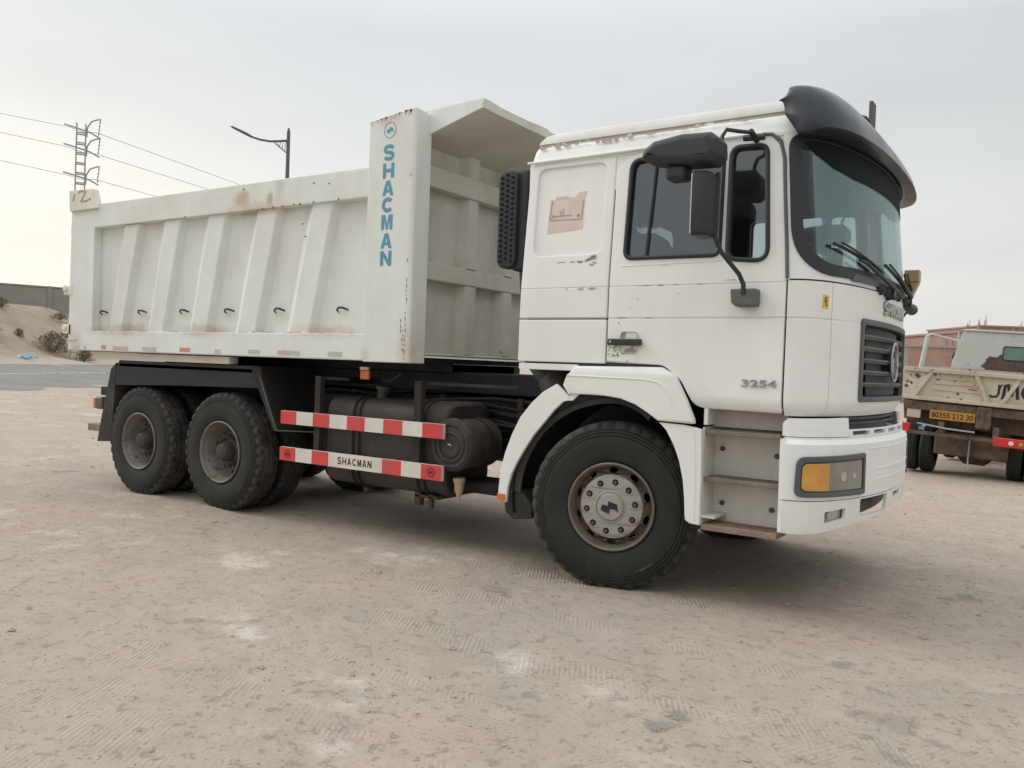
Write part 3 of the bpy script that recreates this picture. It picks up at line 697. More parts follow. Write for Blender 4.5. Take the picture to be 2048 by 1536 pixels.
# ---- tipper body
def body():
    m = 'body_white'
    m = 'body'
    o = part(empty('tipper_body')) 
    def sub(ob): ob.parent = o; ob.location = (0, 0, 0); return ob
    for side in (0, 1):
        far = side == 1
        fn0 = sidey(0); F_ = (lambda u, v, w: fn0(u, v, w)) if not far else MIR(fn0)
        fy = lambda y: (sidey(y) if not far else MIR(sidey(y)))
        # outer frame: top rail, bottom rail and rear post around the recess
        rec = rpoly([(-6.56, 1.742), (-2.37, 1.742), (-2.37, 2.882), (-6.56, 2.895)], .012, 2)
        out = rpoly([(-7.06, 1.522), (-2.2, 1.515), (-2.2, 3.134), (-6.50, 3.155), (-7.045, 3.165)], .012, 2)
        sub(plate('side_frame', [out, rec], .10, fy(.10), m, None, bevel=.012, uc=(-6, -5, -4, -3)))
        b = B().prism([(-6.6, 1.70), (-2.3, 1.70), (-2.3, 2.95), (-6.6, 2.95)], fy(.112), 0, .015); sub(b.build('side_panel', m))
        for xa, xb, xc, xd in ((-6.004, -5.752, -6.259, -6.036), (-5.280, -5.024, -5.517, -5.278), (-4.556, -4.304, -4.795, -4.560), (-3.808, -3.553, -4.075, -3.823), (-3.076, -2.832, -3.343, -3.094)):
            f0 = fy(.099)
            v = []
            for z, l, r in ((1.742, xc, xd), (2.888, xa, xb)):
                for (dx, w_) in ((-.10, 0), (0, .072), (0, .078), (None, .078), (None, .072), (.035, 0)):
                    pass
                v += [f0(l-.13, z, -.003), f0(l-.008, z, .064), f0(l+.008, z, .07), f0(r-.008, z, .07), f0(r+.004, z, .062), f0(r+.05, z, -.003)]
            b = B().add(v, [(i, i+1, i+7, i+6) for i in range(5)]); sub(b.build('rib', m, smooth=False))
        # rusty welds and rust on the bottom ledge
        if not far:
            b = B()
            for xa, xb in ((-6.52, -6.2), (-6.0, -5.55), (-5.2, -4.8), (-4.05, -3.65), (-3.4, -3.2), (-3.0, -2.6)):
                z = 1.744; n = 8
                for i in range(n):
                    x0 = xa+(xb-xa)*i/n; x1 = xa+(xb-xa)*(i+1)/n; h = .006+.008*random.random()
                    b.box((x0, .02, z-.004), (x1, .098, z+h*.5))
            sub(b.build('rust_ledge', 'rust'))
            for x in (-6.459, -5.726, -4.989, -4.271, -3.548, -2.733):
                z = 1.962
                b = B().tube([(x-.07, .098, z-.03), (x-.045, .06, z-.012), (x-.01, .045, z+.006), (x+.03, .05, z+.006), (x+.055, .10, z-.012)], [.006, .009, .010, .010, .008], 6)
                sub(b.build('rope_hook', 'hubdark', smooth=True))
            for u0, u1, v, mm in ((-6.72, -6.66, 1.555, 'greyref'), (-6.36, -6.27, 1.562, 'redref'), (-6.13, -5.84, 1.556, 'pinkref'), (-5.58, -5.33, 1.556, 'greyref'), (-4.93, -4.76, 1.56, 'redref'), (-4.37, -4.28, 1.552, 'greyref'), (-3.87, -3.70, 1.558, 'greyref'), (-3.46, -3.30, 1.560, 'pinkref'), (-3.297, -3.17, 1.560, 'greyref'), (-2.81, -2.64, 1.56, 'greyref'), (-6.95, -6.80, 1.558, 'greyref')):
                sub(B().box((u0, -.002, v-.018), (u1, 0, v+.024)).build('reflector_tape', mm))
            # scraped rust patch over the third bay, on the top rail
            b = B()
            for (x, z) in ((-3.73, 2.885), (-3.58, 2.89), (-3.45, 2.887), (-3.3, 2.892), (-3.22, 2.89), (-3.05, 2.893), (-4.9, 2.892), (-2.74, 2.896), (-2.86, 3.04), (-3.05, 3.06), (-4.0, 3.09), (-2.36, 2.9), (-3.21, 2.72), (-3.17, 2.60)):
                b.prism([(x+random.uniform(.006, .016)*math.cos(t), z+random.uniform(.005, .014)*math.sin(t)) for t in [i*math.pi/3 for i in range(6)]], sidey(.0 if z > 2.88 else .03), .0004, .0025)
            sub(b.build('paint_chip', 'nut'))['kind'] = 'stuff'
        # front pillar
        pr_ = [(-2.385, .0), (-2.385, .20), (-1.875, .20), (-1.875, .035), (-1.882, .012), (-1.91, .0)]
        g = (lambda x, y, z: Vector((x, y-.015, z))) if not far else (lambda x, y, z: Vector((x, W-y+.015, z)))
        b = B(); n = len(pr_)
        v = []
        for z0, dz in ((1.507, 0), (3.50, 0)):
            for x, y in pr_: v.append(g(x, y, z0+(0 if z0 < 2 else .055-.05*max(0, (-1.99-x))/.4+(-.02 if y > .1 else 0))))
        b.add(v, [tuple(range(n)), tuple(range(n, 2*n))]+[(i, (i+1) % n, n+(i+1) % n, n+i) for i in range(n)])
        p = sub(b.build('front_pillar', m, bevel=.008))
        if not far:
            for ch, z in zip('SHACMAN', (3.223, 3.076, 2.933, 2.796, 2.655, 2.502, 2.359)):
                glyphs(ch, .122, .122, .0015, planefn(-2.157, -.0155, z), 'letter', 'blue', None, k=.27, post=sub)
            lg = empty('x')
            bpy.data.objects.remove(lg)
            t = plate('emblem', [[(a*.062, c*.062) for a, c in MARK]], .0015, planefn(-2.154, -.0155, 3.405), 'blue'); sub(t)
            t = plate('emblem_ring', [arc(0, 0, .066, 0, 350, 35), arc(0, 0, .061, 0, 350, 35)], .0015, planefn(-2.154, -.0155, 3.405), 'blue'); sub(t)
            # cracked, rusty front corner of the pillar
            b = B(); random.seed(3)
            for (z0, z1, dx) in ((1.53, 1.92, .015), (1.6, 1.78, .04), (1.98, 2.18, .012), (1.75, 1.86, .06), (2.32, 2.36, .01), (3.0, 3.05, .0)):
                z = z0
                while z < z1:
                    l = random.uniform(.01, .04); x = -1.912-dx+random.uniform(-.004, .004)
                    b.prism([(x, z), (x+random.uniform(.003, .009), z+.004), (x+random.uniform(.002, .006), z+l), (x-.001, z+l*.8)], sidey(-.0155), 0, .0012); z += l+random.uniform(0, .03)
            sub(b.build('paint_crack', 'nut'))['kind'] = 'stuff'
            b = B()
            for i in range(26):
                x = -2.37+random.random()*.46; z = 3.545-.05*max(0, (-1.99-x))/.4
                l = random.uniform(.01, .05)
                b.prism([(x, z), (x+random.uniform(.008, .03), z), (x+random.uniform(.004, .012), z-l)], sidey(-.0155), 0, .001)
            sub(b.build('rust_streak', 'pinkref'))['kind'] = 'stuff'
    # front wall and its beams, behind the cab
    fx = planefn(-2.05, 0, 0, '+x')
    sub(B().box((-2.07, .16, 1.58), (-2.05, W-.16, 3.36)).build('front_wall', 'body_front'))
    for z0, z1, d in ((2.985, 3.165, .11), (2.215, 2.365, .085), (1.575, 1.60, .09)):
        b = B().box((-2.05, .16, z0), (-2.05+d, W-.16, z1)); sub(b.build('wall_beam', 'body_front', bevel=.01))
    for y in (.84, 1.42, 2.02):
        for z0, z1 in ((1.602, 2.213), (2.367, 2.983), (3.167, 3.36)):
            v = []
            for z in (z0, z1):
                v += [(-2.05, y-.05, z), (-1.97, y-.005, z), (-1.96, y+.005, z), (-1.96, y+.125, z), (-1.97, y+.135, z), (-2.05, y+.15, z)]
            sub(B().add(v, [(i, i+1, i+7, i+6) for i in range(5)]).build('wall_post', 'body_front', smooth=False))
    # canopy (cab protector)
    for y0, y1 in ((.155, .172), (W-.172, W-.155)):
        sub(B().prism([(-1.875, 3.38), (-1.349, 3.522), (-1.349, 3.582), (-1.90, 3.575)], sidey(y0), -(y1-y0), 0).build('canopy_side', m, bevel=.003))
    v = [(-2.06, .16, 3.34), (-1.352, .16, 3.52), (-1.345, .16, 3.52), (-1.345, .16, 3.585), (-1.36, .16, 3.587), (-2.06, .16, 3.577)]
    n = len(v); vv = []
    for i in range(31):
        y = .173+(W-.346)*i/30; dent = .0
        for k, (x, _, z) in enumerate(v):
            dz = 0
            if k in (3, 4): dz = .022*max(0, noise.noise(Vector((y*2.5, 1, 0))))+(.02*noise.noise(Vector((y*9, 3, 0))) if 1.0 < y < 1.7 else 0)
            if k == 2: dz = .008*noise.noise(Vector((y*3, 5, 0)))
            vv.append((x, y, z+dz))
    f = []
    for i in range(30):
        for k in range(n): f.append((i*n+k, i*n+(k+1) % n, (i+1)*n+(k+1) % n, (i+1)*n+k))
    f += [tuple(range(n)), tuple(range(30*n, 31*n))]
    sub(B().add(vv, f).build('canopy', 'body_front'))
    b = B()
    for i in range(26):
        y = .80+.028*i+random.uniform(-.01, .01); r = random.uniform(.008, .022)
        b.lathe([(-.01, r), (r*.4, r*.8), (r*.8, .001)], Matrix.Translation((-1.40+random.uniform(-.02, .02), y, 3.592)), n=7, axis='z')
    sub(b.build('mud_lump', 'engine'))['kind'] = 'stuff'
    # floor, tailgate, rear ears, hinges
    sub(B().box((-7.0, .12, 1.515), (-2.06, W-.12, 1.56)).build('body_floor', 'chassis'))
    for y in (.75, 1.85): sub(B().box((-6.9, y, 1.44), (-2.1, y+.1, 1.513)).build('floor_beam', 'blackpaint'))
    sub(B().box((-7.06, .12, 1.56), (-7.01, W-.12, 3.14)).build('tailgate', m, bevel=.01))
    for mir in (0, 1):
        fy2 = sidey(.04) if not mir else MIR(sidey(.04))
        sub(plate('hinge_ear', [rpoly([(-7.035, 3.10), (-6.47, 3.10), (-6.56, 3.325), (-7.06, 3.345)], [.01, .01, .03, .02], 4)], .07, fy2, 'body_low', None, bevel=.008))
        sub(B().prism([(-7.13, 2.86), (-7.06, 2.86), (-7.06, 3.34), (-7.10, 3.35)], fy2, -.05, 0).build('tailgate_arm', m, bevel=.006))
    b = B(); f_ = sidey(-.0)
    b.prism([(-6.98, 3.22), (-6.94, 3.30), (-6.92, 3.29), (-6.955, 3.21)], sidey(-.03), .0002, .002)
    b.prism(stroke([(-6.86, 3.30), (-6.80, 3.315), (-6.71, 3.30)], .022), sidey(-.03), .0002, .002)
    b.prism(stroke([(-6.70, 3.31), (-6.745, 3.25), (-6.80, 3.205)], .024), sidey(-.03), .0004, .0022); b.prism(stroke([(-6.81, 3.20), (-6.70, 3.195), (-6.60, 3.215)], .02), sidey(-.03), .0006, .0024)
    sub(b.build('paint_mark', 'stickerline'))
    for z in (2.21, 1.76):
        b = B(); b.box((-7.20, .01, z-.05), (-7.03, .09, z+.05)); b.tube([(-7.15, -.01, z+.02), (-7.15, .12, z+.02)], .04, 10); b.box((-7.03, -.006, z-.06), (-6.99, .03, z+.06))
        sub(b.build('tailgate_latch', 'body_low', bevel=.008))
    sub(B().box((-7.03, -.01, z-.055), (-7.0, -.002, z+.055)).build('latch_shadow_plate', 'chassis'))
    sub(B().tube([(-7.05, -.005, 1.64), (-6.86, -.008, 1.645)], .005, 6).build('grab_rod', 'greyref'))
    o2 = B().box((-6.75, .12, 1.44), (-6.66, .16, 1.50)); sub(o2.build('rear_reflector', 'redref', bevel=.008))
def rust_blotch(cx, cz, ru, rv, w_, name, m='rust', y=0):
    pts = []
    for i in range(40):
        t = 2*math.pi*i/40; k = .65+.55*noise.noise(Vector((math.cos(t)*1.7, math.sin(t)*1.7, cx)))
        k *= 1+.18*math.sin(i*2.4)
        pts.append((cx+ru*k*math.cos(t)*.6, cz+rv*k*math.sin(t)*.9))
    return plate(name, [pts], w_, sidey(y+.0002), m)
body()
# ---- cab surfaces
X0 = 1.10
def mk_curve(ax, p, n=160, x0=X0):
    P = [(x0+ax*max(0, math.cos(a))**p, YC+YC*math.sin(a)) for a in [(-90+180*i/n)*math.pi/180 for i in range(n+1)]]
    S_ = [0]
    for i in range(n): S_.append(S_[-1]+math.hypot(P[i+1][0]-P[i][0], P[i+1][1]-P[i][1]))
    return P, S_
CF = mk_curve(.385, .90); CB = mk_curve(.450, .86)
LF = CF[1][-1]; LB = CB[1][-1]
def at_s(c, s):
    P, S_ = c
    if s <= 0: return P[0][0]+s, P[0][1], 0, -1
    if s >= S_[-1]: return P[-1][0]-(s-S_[-1]), P[-1][1], 0, 1
    lo, hi = 0, len(S_)-1
    while hi-lo > 1:
        m = (lo+hi)//2
        if S_[m] <= s: lo = m
        else: hi = m
    t = (s-S_[lo])/(S_[hi]-S_[lo]); a, b = P[lo], P[hi]
    def nrm(i):
        i0, i1 = max(0, i-1), min(len(P)-1, i+1); dx, dy = P[i1][0]-P[i0][0], P[i1][1]-P[i0][1]; l = math.hypot(dx, dy); return dy/l, -dx/l
    if lo == 0: na = (0, -1)
    else: na = nrm(lo)
    nb = (0, 1) if hi == len(P)-1 else nrm(hi)
    nx, ny = na[0]*(1-t)+nb[0]*t, na[1]*(1-t)+nb[1]*t; l = math.hypot(nx, ny)
    return a[0]*(1-t)+b[0]*t, a[1]*(1-t)+b[1]*t, nx/l, ny/l
def s_at_y(c, y):
    P, S_ = c
    for i in range(len(P)-1):
        if P[i][1] <= y <= P[i+1][1]: return S_[i]+(S_[i+1]-S_[i])*(y-P[i][1])/(P[i+1][1]-P[i][1])
    return 0
tum = lambda z: .062*max(0, z-2.09)/.92
rake = lambda z: .085*max(0, z-2.09)
def notch(z):
    n = .010*max(0, 1-abs(z-1.863)/.007)
    n += .005*max(0, 1-abs(z-2.078)/.006)
    if z < 1.37: n += .045*((1.37-z)/.10)**2
    return n
CUTS = (1.28, 1.30, 1.32, 1.345, 1.37, 1.856, 1.863, 1.870, 2.072, 2.078, 2.084, 2.09, 2.4, 2.7)
SC = lambda u, v, w_: Vector((u, tum(v)+notch(v)-w_, v))
def FM(s, z, w_):
    x, y, nx, ny = at_s(CF, s); k = 1-tum(z)/YC; nn = notch(z) if z < 2.0 else 0
    if z > 1.37: nn *= max(0, 1-s/.9)*(1 if s < .9 else 0)
    return Vector((x-rake(z)+nx*(w_-nn), YC+(y-YC)*k+ny*(w_-nn), z))
def bw(z):
    if z > 1.128: return -.035-.10*(max(0, z-1.19))**1.0
    if z > 1.10: return -.035+.035*(1.128-z)/.028
    if z < .76: return -.004-.22*(.76-z)**1.6
    return 0
def BM(s, z, w_):
    x, y, nx, ny = at_s(CB, s); w_ = w_+bw(z)
    return Vector((x+nx*w_, y+ny*w_, z))
SCUT = [i*.012 for i in range(1, 30)]+[.36+i*.06 for i in range(60)]
sf = lambda y: s_at_y(CF, y)
sb = lambda y: s_at_y(CB, y)
def mirU(o_):                    # mirrored copy of a part to the far side of the vehicle (shares nothing)
    me = o_.data.copy(); 
    for v in me.vertices: v.co.y = W-v.co.y
    me.flip_normals(); c = o_.copy(); c.data = me; COL.objects.link(c); return c
def cab():
    # shared outlines
    door = rpoly([(-.104, 1.563), (.315, 1.553), (.44, 1.46), (.535, 1.302), (.60, 1.283), (1.092, 1.279), (1.094, 2.09), (1.026, 2.90), (.96, 2.992), (-.01, 2.985), (-.104, 2.88)],
                 [.005, .12, .12, .08, .03, .02, .3, .10, .05, .14, .14])
    win = rpoly([(.0, 2.268), (.662, 2.262), (.655, 2.952), (.01, 2.935)], [.06, .05, .05, .07])
    qwin = rpoly([(.715, 2.235), (.975, 2.21), (.93, 2.935), (.705, 2.945)], [.07, .08, .06, .06])
    recess = rrect(-.742, 2.312, -.185, 2.952, .07)
    quarter = rpoly([(-.832, 1.862), (-.114, 1.862), (-.114, 2.985), (-.812, 2.985)], [.005, .005, .01, .02])
    for far in (0, 1):
        fn = SC if not far else MIR(SC)
        off = lambda k: (lambda u, v, w_: fn(u, v, w_+k))
        q = part(plate('cab_side_panel', [quarter, recess], .03, off(-.03), 'cab', None, bevel=.009, cuts=CUTS))
        plate('recessed_panel', [rrect(-.76, 2.29, -.17, 2.97, .07)], .01, off(-.028), 'cab', q, cuts=(2.5, 2.7))
        l = part(plate('locker_door', [rpoly([(-.832, 1.552), (-.114, 1.552), (-.114, 1.855), (-.832, 1.855)], .012, 3)], .03, off(-.03), 'cab', None, bevel=.007, cuts=CUTS))
        part(plate('cab_sill', [rrect(-.825, 1.495, -.33, 1.540, .008, 2)], .05, off(-.055), 'cab', None, bevel=.004))
        d = part(plate('door', [door, win, qwin], .034, off(-.034), 'cab', None, bevel=.008, cuts=CUTS))
        d.data.name = 'door'
        for wn, gl in ((win, 'side_window'), (qwin, 'quarter_window')):
            plate(gl, [wn], .004, off(-.022), 'tint', d, cuts=(2.5, 2.75))
            B().tube([fn(u, v, .002) for u, v in wn], .0155, 8, close=True).build(gl+'_seal', 'gasket', d, smooth=True)
        B().tube([fn(.15, 2.262, -.012), fn(.17, 2.6, -.012), fn(.185, 2.93, -.012)], .013, 8).build('window_divider', 'gasket', d)
        # body behind the gaps, seen as the dark seams and as the cab lining
        part(plate('cab_lining', [rpoly([(-.80, 1.50), (.34, 1.52), (.60, 1.31), (1.08, 1.31), (1.075, 2.09), (1.0, 2.98), (-.80, 2.97)], .01, 2), win[::1], qwin], .02, off(-.062), 'interior', None, cuts=CUTS))
        part(plate('door_header', [[(-.1135, 2.75), (-.09, 2.75), (-.085, 2.86), (-.04, 2.935), (.05, 2.965), (.9, 2.972), (.97, 2.95), (1.0, 2.90), (1.012, 2.84), (1.045, 2.84), (1.03, 2.99), (-.1135, 2.99)]], .012, off(-.020), 'cab', None))
        # embossed lip under the window, drip rail
        B().tube([fn(-.02, 2.215, -.001), fn(.5, 2.222, -.001), fn(.68, 2.228, -.001)], .005, 6).build('swage_line', 'cab', d)
        part(B().tube([fn(-.835, 3.004, .012), fn(-.3, 3.006, .014), (fn(.4, 3.01, .014)), fn(.90, 3.01, .012)], .010, 8).build('drip_rail', 'cab', smooth=True))
        part(B().tube([fn(.86, 3.008, .006), fn(.955, 2.998, .006), fn(1.012, 2.95, .006), fn(1.042, 2.84, .006), fn(1.06, 2.6, .006), fn(1.087, 2.3, .006), fn(1.101, 2.10, .006)], .011, 8).build('pillar_drip_rail', 'greyplastic' if not far else 'cab', smooth=True))
        # handle
        hy = lambda u, v, w_: fn(.062+u, 1.70+v, w_)
        plate('handle_cup', [rrect(-.066, -.075, .066, .075, .03), rrect(-.058, -.067, .058, .067, .026)], .007, hy, 'greyref', d, bevel=.002)
        plate('handle_recess', [rrect(-.058, -.067, .058, .067, .026)], .002, hy, 'peel' if not far else 'cab', d)
        h = plate('door_handle', [rrect(-.142, -.022, .105, .022, .008)], .032, lambda u, v, w_: hy(u, v, w_+.012), 'black', d, bevel=.007)
        plate('lock', [arc(-.118, .002, .009, 0, 330, 11)], .003, lambda u, v, w_: hy(u, v, w_+.044), 'chrome', d)
    # weathering on the near door and side, flat scuffs in the paint
    def scuffs(name, spots, m, k=.0006, seed=1):
        random.seed(seed); b = B()
        for (x, z, rx, rz) in spots:
            n = 9; pts = []
            for i in range(n):
                t = 2*math.pi*i/n; q = random.uniform(.45, 1.1); pts.append((x+rx*q*math.cos(t), z+rz*q*math.sin(t)))
            b.prism(pts, SC, k, k+.0010)
        o_ = part(b.build(name, m)); o_['kind'] = 'stuff'; return o_
    sp = [(-.30+.012*i, 2.268+.004*i, .014, .010+.003*i) for i in range(7)]+[(-.50, 2.262, .05, .005), (-.40, 2.262, .03, .006), (-.34, 2.258, .025, .012), (-.36, 2.262, .02, .008), (-.25, 2.235, .03, .012), (-.23, 2.25, .02, .01)]
    sp += [(-.33, 2.068, .035, .010), (-.24, 2.07, .05, .011), (-.44, 2.07, .014, .004)]
    scuffs('scuff_mark', sp, 'chipgrey', seed=4)
    sp = [(-.10+random.random()*.09, 1.60+random.random()*.12, random.uniform(.003, .010), random.uniform(.003, .010)) for i in range(34)]
    sp += [(.02+random.random()*.09, 1.622+random.random()*.008, .014, .006) for i in range(5)]+[(.06, 1.575, .003, .012), (.05, 1.55+.02, .003, .01), (-.02, 1.83, .006, .01), (.115, 1.99, .007, .005), (.4, 2.02, .007, .006), (.06, 1.93, .005, .004)]
    sp += [(.16, 2.078, .06, .003), (.27, 2.078, .03, .004), (.38, 2.078, .03, .003), (.55, 2.079, .04, .003), (.0, 1.865, .04, .003), (.2, 1.865, .03, .003), (.3, 2.21, .02, .002), (.75, 2.10, .05, .003)]
    scuffs('paint_chip', sp, 'chipgrey', seed=8)
    sp = [(-.10, 1.68, .022, .06), (-.09, 1.80, .02, .05)]
    # pink faded sticker with a plate outline drawn in it
    st = part(plate('faded_sticker', [[(-.645, 2.475), (-.36, 2.495), (-.355, 2.50), (-.352, 2.72), (-.335, 2.765), (-.40, 2.762), (-.43, 2.73), (-.50, 2.728), (-.52, 2.735), (-.54, 2.727), (-.635, 2.72)]], .0015, lambda u, v, w_: SC(u, v, w_-.0175), 'sticker', None, cuts=(2.55, 2.65)))
    b = B(); 
    for a, c in (((-.618, 2.715), (-.628, 2.575)), ((-.628, 2.575), (-.37, 2.567)), ((-.37, 2.567), (-.36, 2.70)), ((-.60, 2.60), (-.45, 2.602)), ((-.54, 2.60), (-.54, 2.64)), ((-.52, 2.602), (-.52, 2.65))):
        b.tube([SC(*a, -.0150), SC(*c, -.0150)], .0028, 4)
    b.prism([(-.60+.012*math.cos(t), 2.60+.012*math.sin(t)) for t in [i*math.pi/4 for i in range(8)]], SC, -.016, -.0145); b.prism([(-.395+.013*math.cos(t), 2.595+.013*math.sin(t)) for t in [i*math.pi/4 for i in range(8)]], SC, -.016, -.0145)
    for i in range(8): b.prism([(-.585+.013*i, 2.725), (-.581+.013*i, 2.725), (-.581+.013*i, 2.745)], SC, -.016, -.0145)
    b.build('sticker_print', 'stickerline', st)
    # number on the door
    t = text_mesh('3254', .215, .045, .010, lambda u, v, w_: SC(.955+u, 1.458+v, w_), 'model_number', 'badge', None, bold=.012); part(t)
    # rear wall, floor, dashboard, seats, steering wheel
    part(B().box((-.835, .075, 1.50), (-.80, W-.075, 3.0)).build('cab_rear_wall', 'cab', bevel=.01))
    part(B().box((-.80, .09, 1.50), (-.79, W-.09, 2.97)).build('rear_lining', 'interior'))
    part(B().box((-.80, .07, 1.50), (1.0, W-.07, 1.56)).build('cab_floor', 'chassis'))
    part(B().box((-.79, .09, 2.955), (.98, W-.09, 2.985)).build('head_lining', 'headliner'))
    b = B(); b.prism([(.78, 1.56), (.74, 2.02), (.86, 2.12), (1.02, 2.14), (1.08, 1.56)], sidey(.10), -(W-.20), 0)
    part(b.build('dashboard', 'interior', bevel=.03))
    part(B().box((1.0, .35, 1.9), (1.28, W-.35, 2.10)).build('dash_top', 'seat', bevel=.04))
    for y in (.38, 1.72):
        s_ = B().box((-.20, y, 1.85), (.35, y+.52, 2.0)); o = part(s_.build('seat', 'seat', bevel=.05, seg=3))
        B().add([Vector(p) for p in ((-.20, y, 1.95), (-.05, y, 1.95), (-.05, y+.52, 1.95), (-.20, y+.52, 1.95), (-.38, y+.03, 2.62), (-.26, y+.03, 2.62), (-.26, y+.49, 2.62), (-.38, y+.49, 2.62))],
                [(0,3,2,1),(4,5,6,7),(0,1,5,4),(1,2,6,5),(2,3,7,6),(3,0,4,7)]).build('seat_back', 'seat', o, bevel=.05, seg=3)
        B().box((-.40, y+.13, 2.64), (-.29, y+.39, 2.84)).build('head_rest', 'seat', o, bevel=.04, seg=3)
    c = Vector((.52, 2.0, 2.15)); ax = Vector((-.55, 0, .83)).normalized(); e1 = Vector((0, 1, 0)); e2 = ax.cross(e1)
    part(B().tube([c+(e1*math.cos(t)+e2*math.sin(t))*.25 for t in [2*math.pi*i/32 for i in range(32)]], .016, 8, close=True).tube([c, c-ax*.45], .04, 8).tube([c-e1*.24, c+e1*.24], .018, 6).build('steering_wheel', 'seat', smooth=True))
    # bunched folds beside the rear window edge, never meshed
    v = []; f = []
    for i in range(15):
        for j in range(8):
            z = 2.30+.60*j/7; x = -.05+.018*i*(1+.25*(j/7))+.0; y = .16+.018*math.sin(i*1.9)
            v.append((x, y, z))
    # added pale plate, painted as the bright view out through the far window
    view_outline = [(.02, 2.50), (.06, 2.485), (.10, 2.49), (.165, 2.475), (.20, 2.485), (.285, 2.445), (.30, 2.40), (.30, 2.335), (.27, 2.385), (.22, 2.42), (.165, 2.445), (.12, 2.445), (.07, 2.448), (.04, 2.46)]
    part(plate('bright_view_plate', [view_outline], .006, lambda u, v, w_: SC(u, v, w_-.10), 'far_view'))
cab()
def loop_outline(inset, z, up=0):
    """closed cab plan outline at height z, inset inwards"""
    pts = []
    r = max(.07, inset+.02); t0 = tum(z)
    # rear near corner -> along near side -> front -> far side -> rear
    for i in range(7):
        a = math.pi*1.0+math.pi/2*i/6; pts.append((-.83+r+(r-inset)*math.cos(a), t0+r+(r-inset)*math.sin(a)))
    for x in (-.5, -.1, .3, .7, .95): pts.append((x, t0+inset))
    n = 72
    for i in range(n+1):
        s = LF*i/n; p = FM(s, max(z, 2.2), -inset); pts.append((p.x, p.y))
    for x in (.95, .7, .3, -.1, -.5): pts.append((x, W-t0-inset))
    for i in range(7):
        a = math.pi/2+math.pi/2*i/6; pts.append((-.83+r+(r-inset)*math.cos(a), W-t0-r+(r-inset)*math.sin(a)))
    return [Vector((x, y, z)) for x, y in pts]
def loft(levels, cap=False):
    v = []; f = []; n = len(levels[0])
    for l in levels: v += l
    for i in range(len(levels)-1):
        for k in range(n): f.append((i*n+k, i*n+(k+1) % n, (i+1)*n+(k+1) % n, (i+1)*n+k))
    if cap: f.append(tuple(range((len(levels)-1)*n, len(levels)*n)))
    return B().add(v, f)
def roof():
    part(loft([loop_outline(i, z) for i, z in ((.03, 2.97), (.0, 2.985), (-.004, 3.0), (.0, 3.012), (.004, 3.05), (.018, 3.095), (.032, 3.118))]).build('roof_edge', 'cab', smooth=True))
    part(loft([loop_outline(i, z) for i, z in ((.032, 3.112), (.040, 3.130), (.042, 3.150))]).build('roof_seam', 'peel', smooth=True, label='peeling brown paint line along the roof edge'))
    part(loft([loop_outline(i, z) for i, z in ((.05, 3.14), (.036, 3.146), (.040, 3.165), (.075, 3.215), (.13, 3.245), (.22, 3.258), (.34, 3.263))], True).build('roof_panel', 'roofwhite', smooth=True))
    # ragged peeled paint just below the seam on the near side
    random.seed(12); b = B(); x = -.76
    while x < .85:
        l = random.uniform(.04, .11); h = random.uniform(.006, .03)*(1.3 if x < .1 else .7)
        b.add([Vector((x, .0845, 3.118)), Vector((x+l, .0845, 3.118)), Vector((x+l*.8, .078, 3.118-h*.7)), Vector((x+l*.45, .0745, 3.118-h)), Vector((x+l*.15, .079, 3.118-h*.6))], [(0, 1, 2, 3, 4)])
        x += l*random.uniform(.8, 1.3)
    for v in b.v: v.y -= .006
    part(b.build('peeled_edge', 'peel'))
roof()
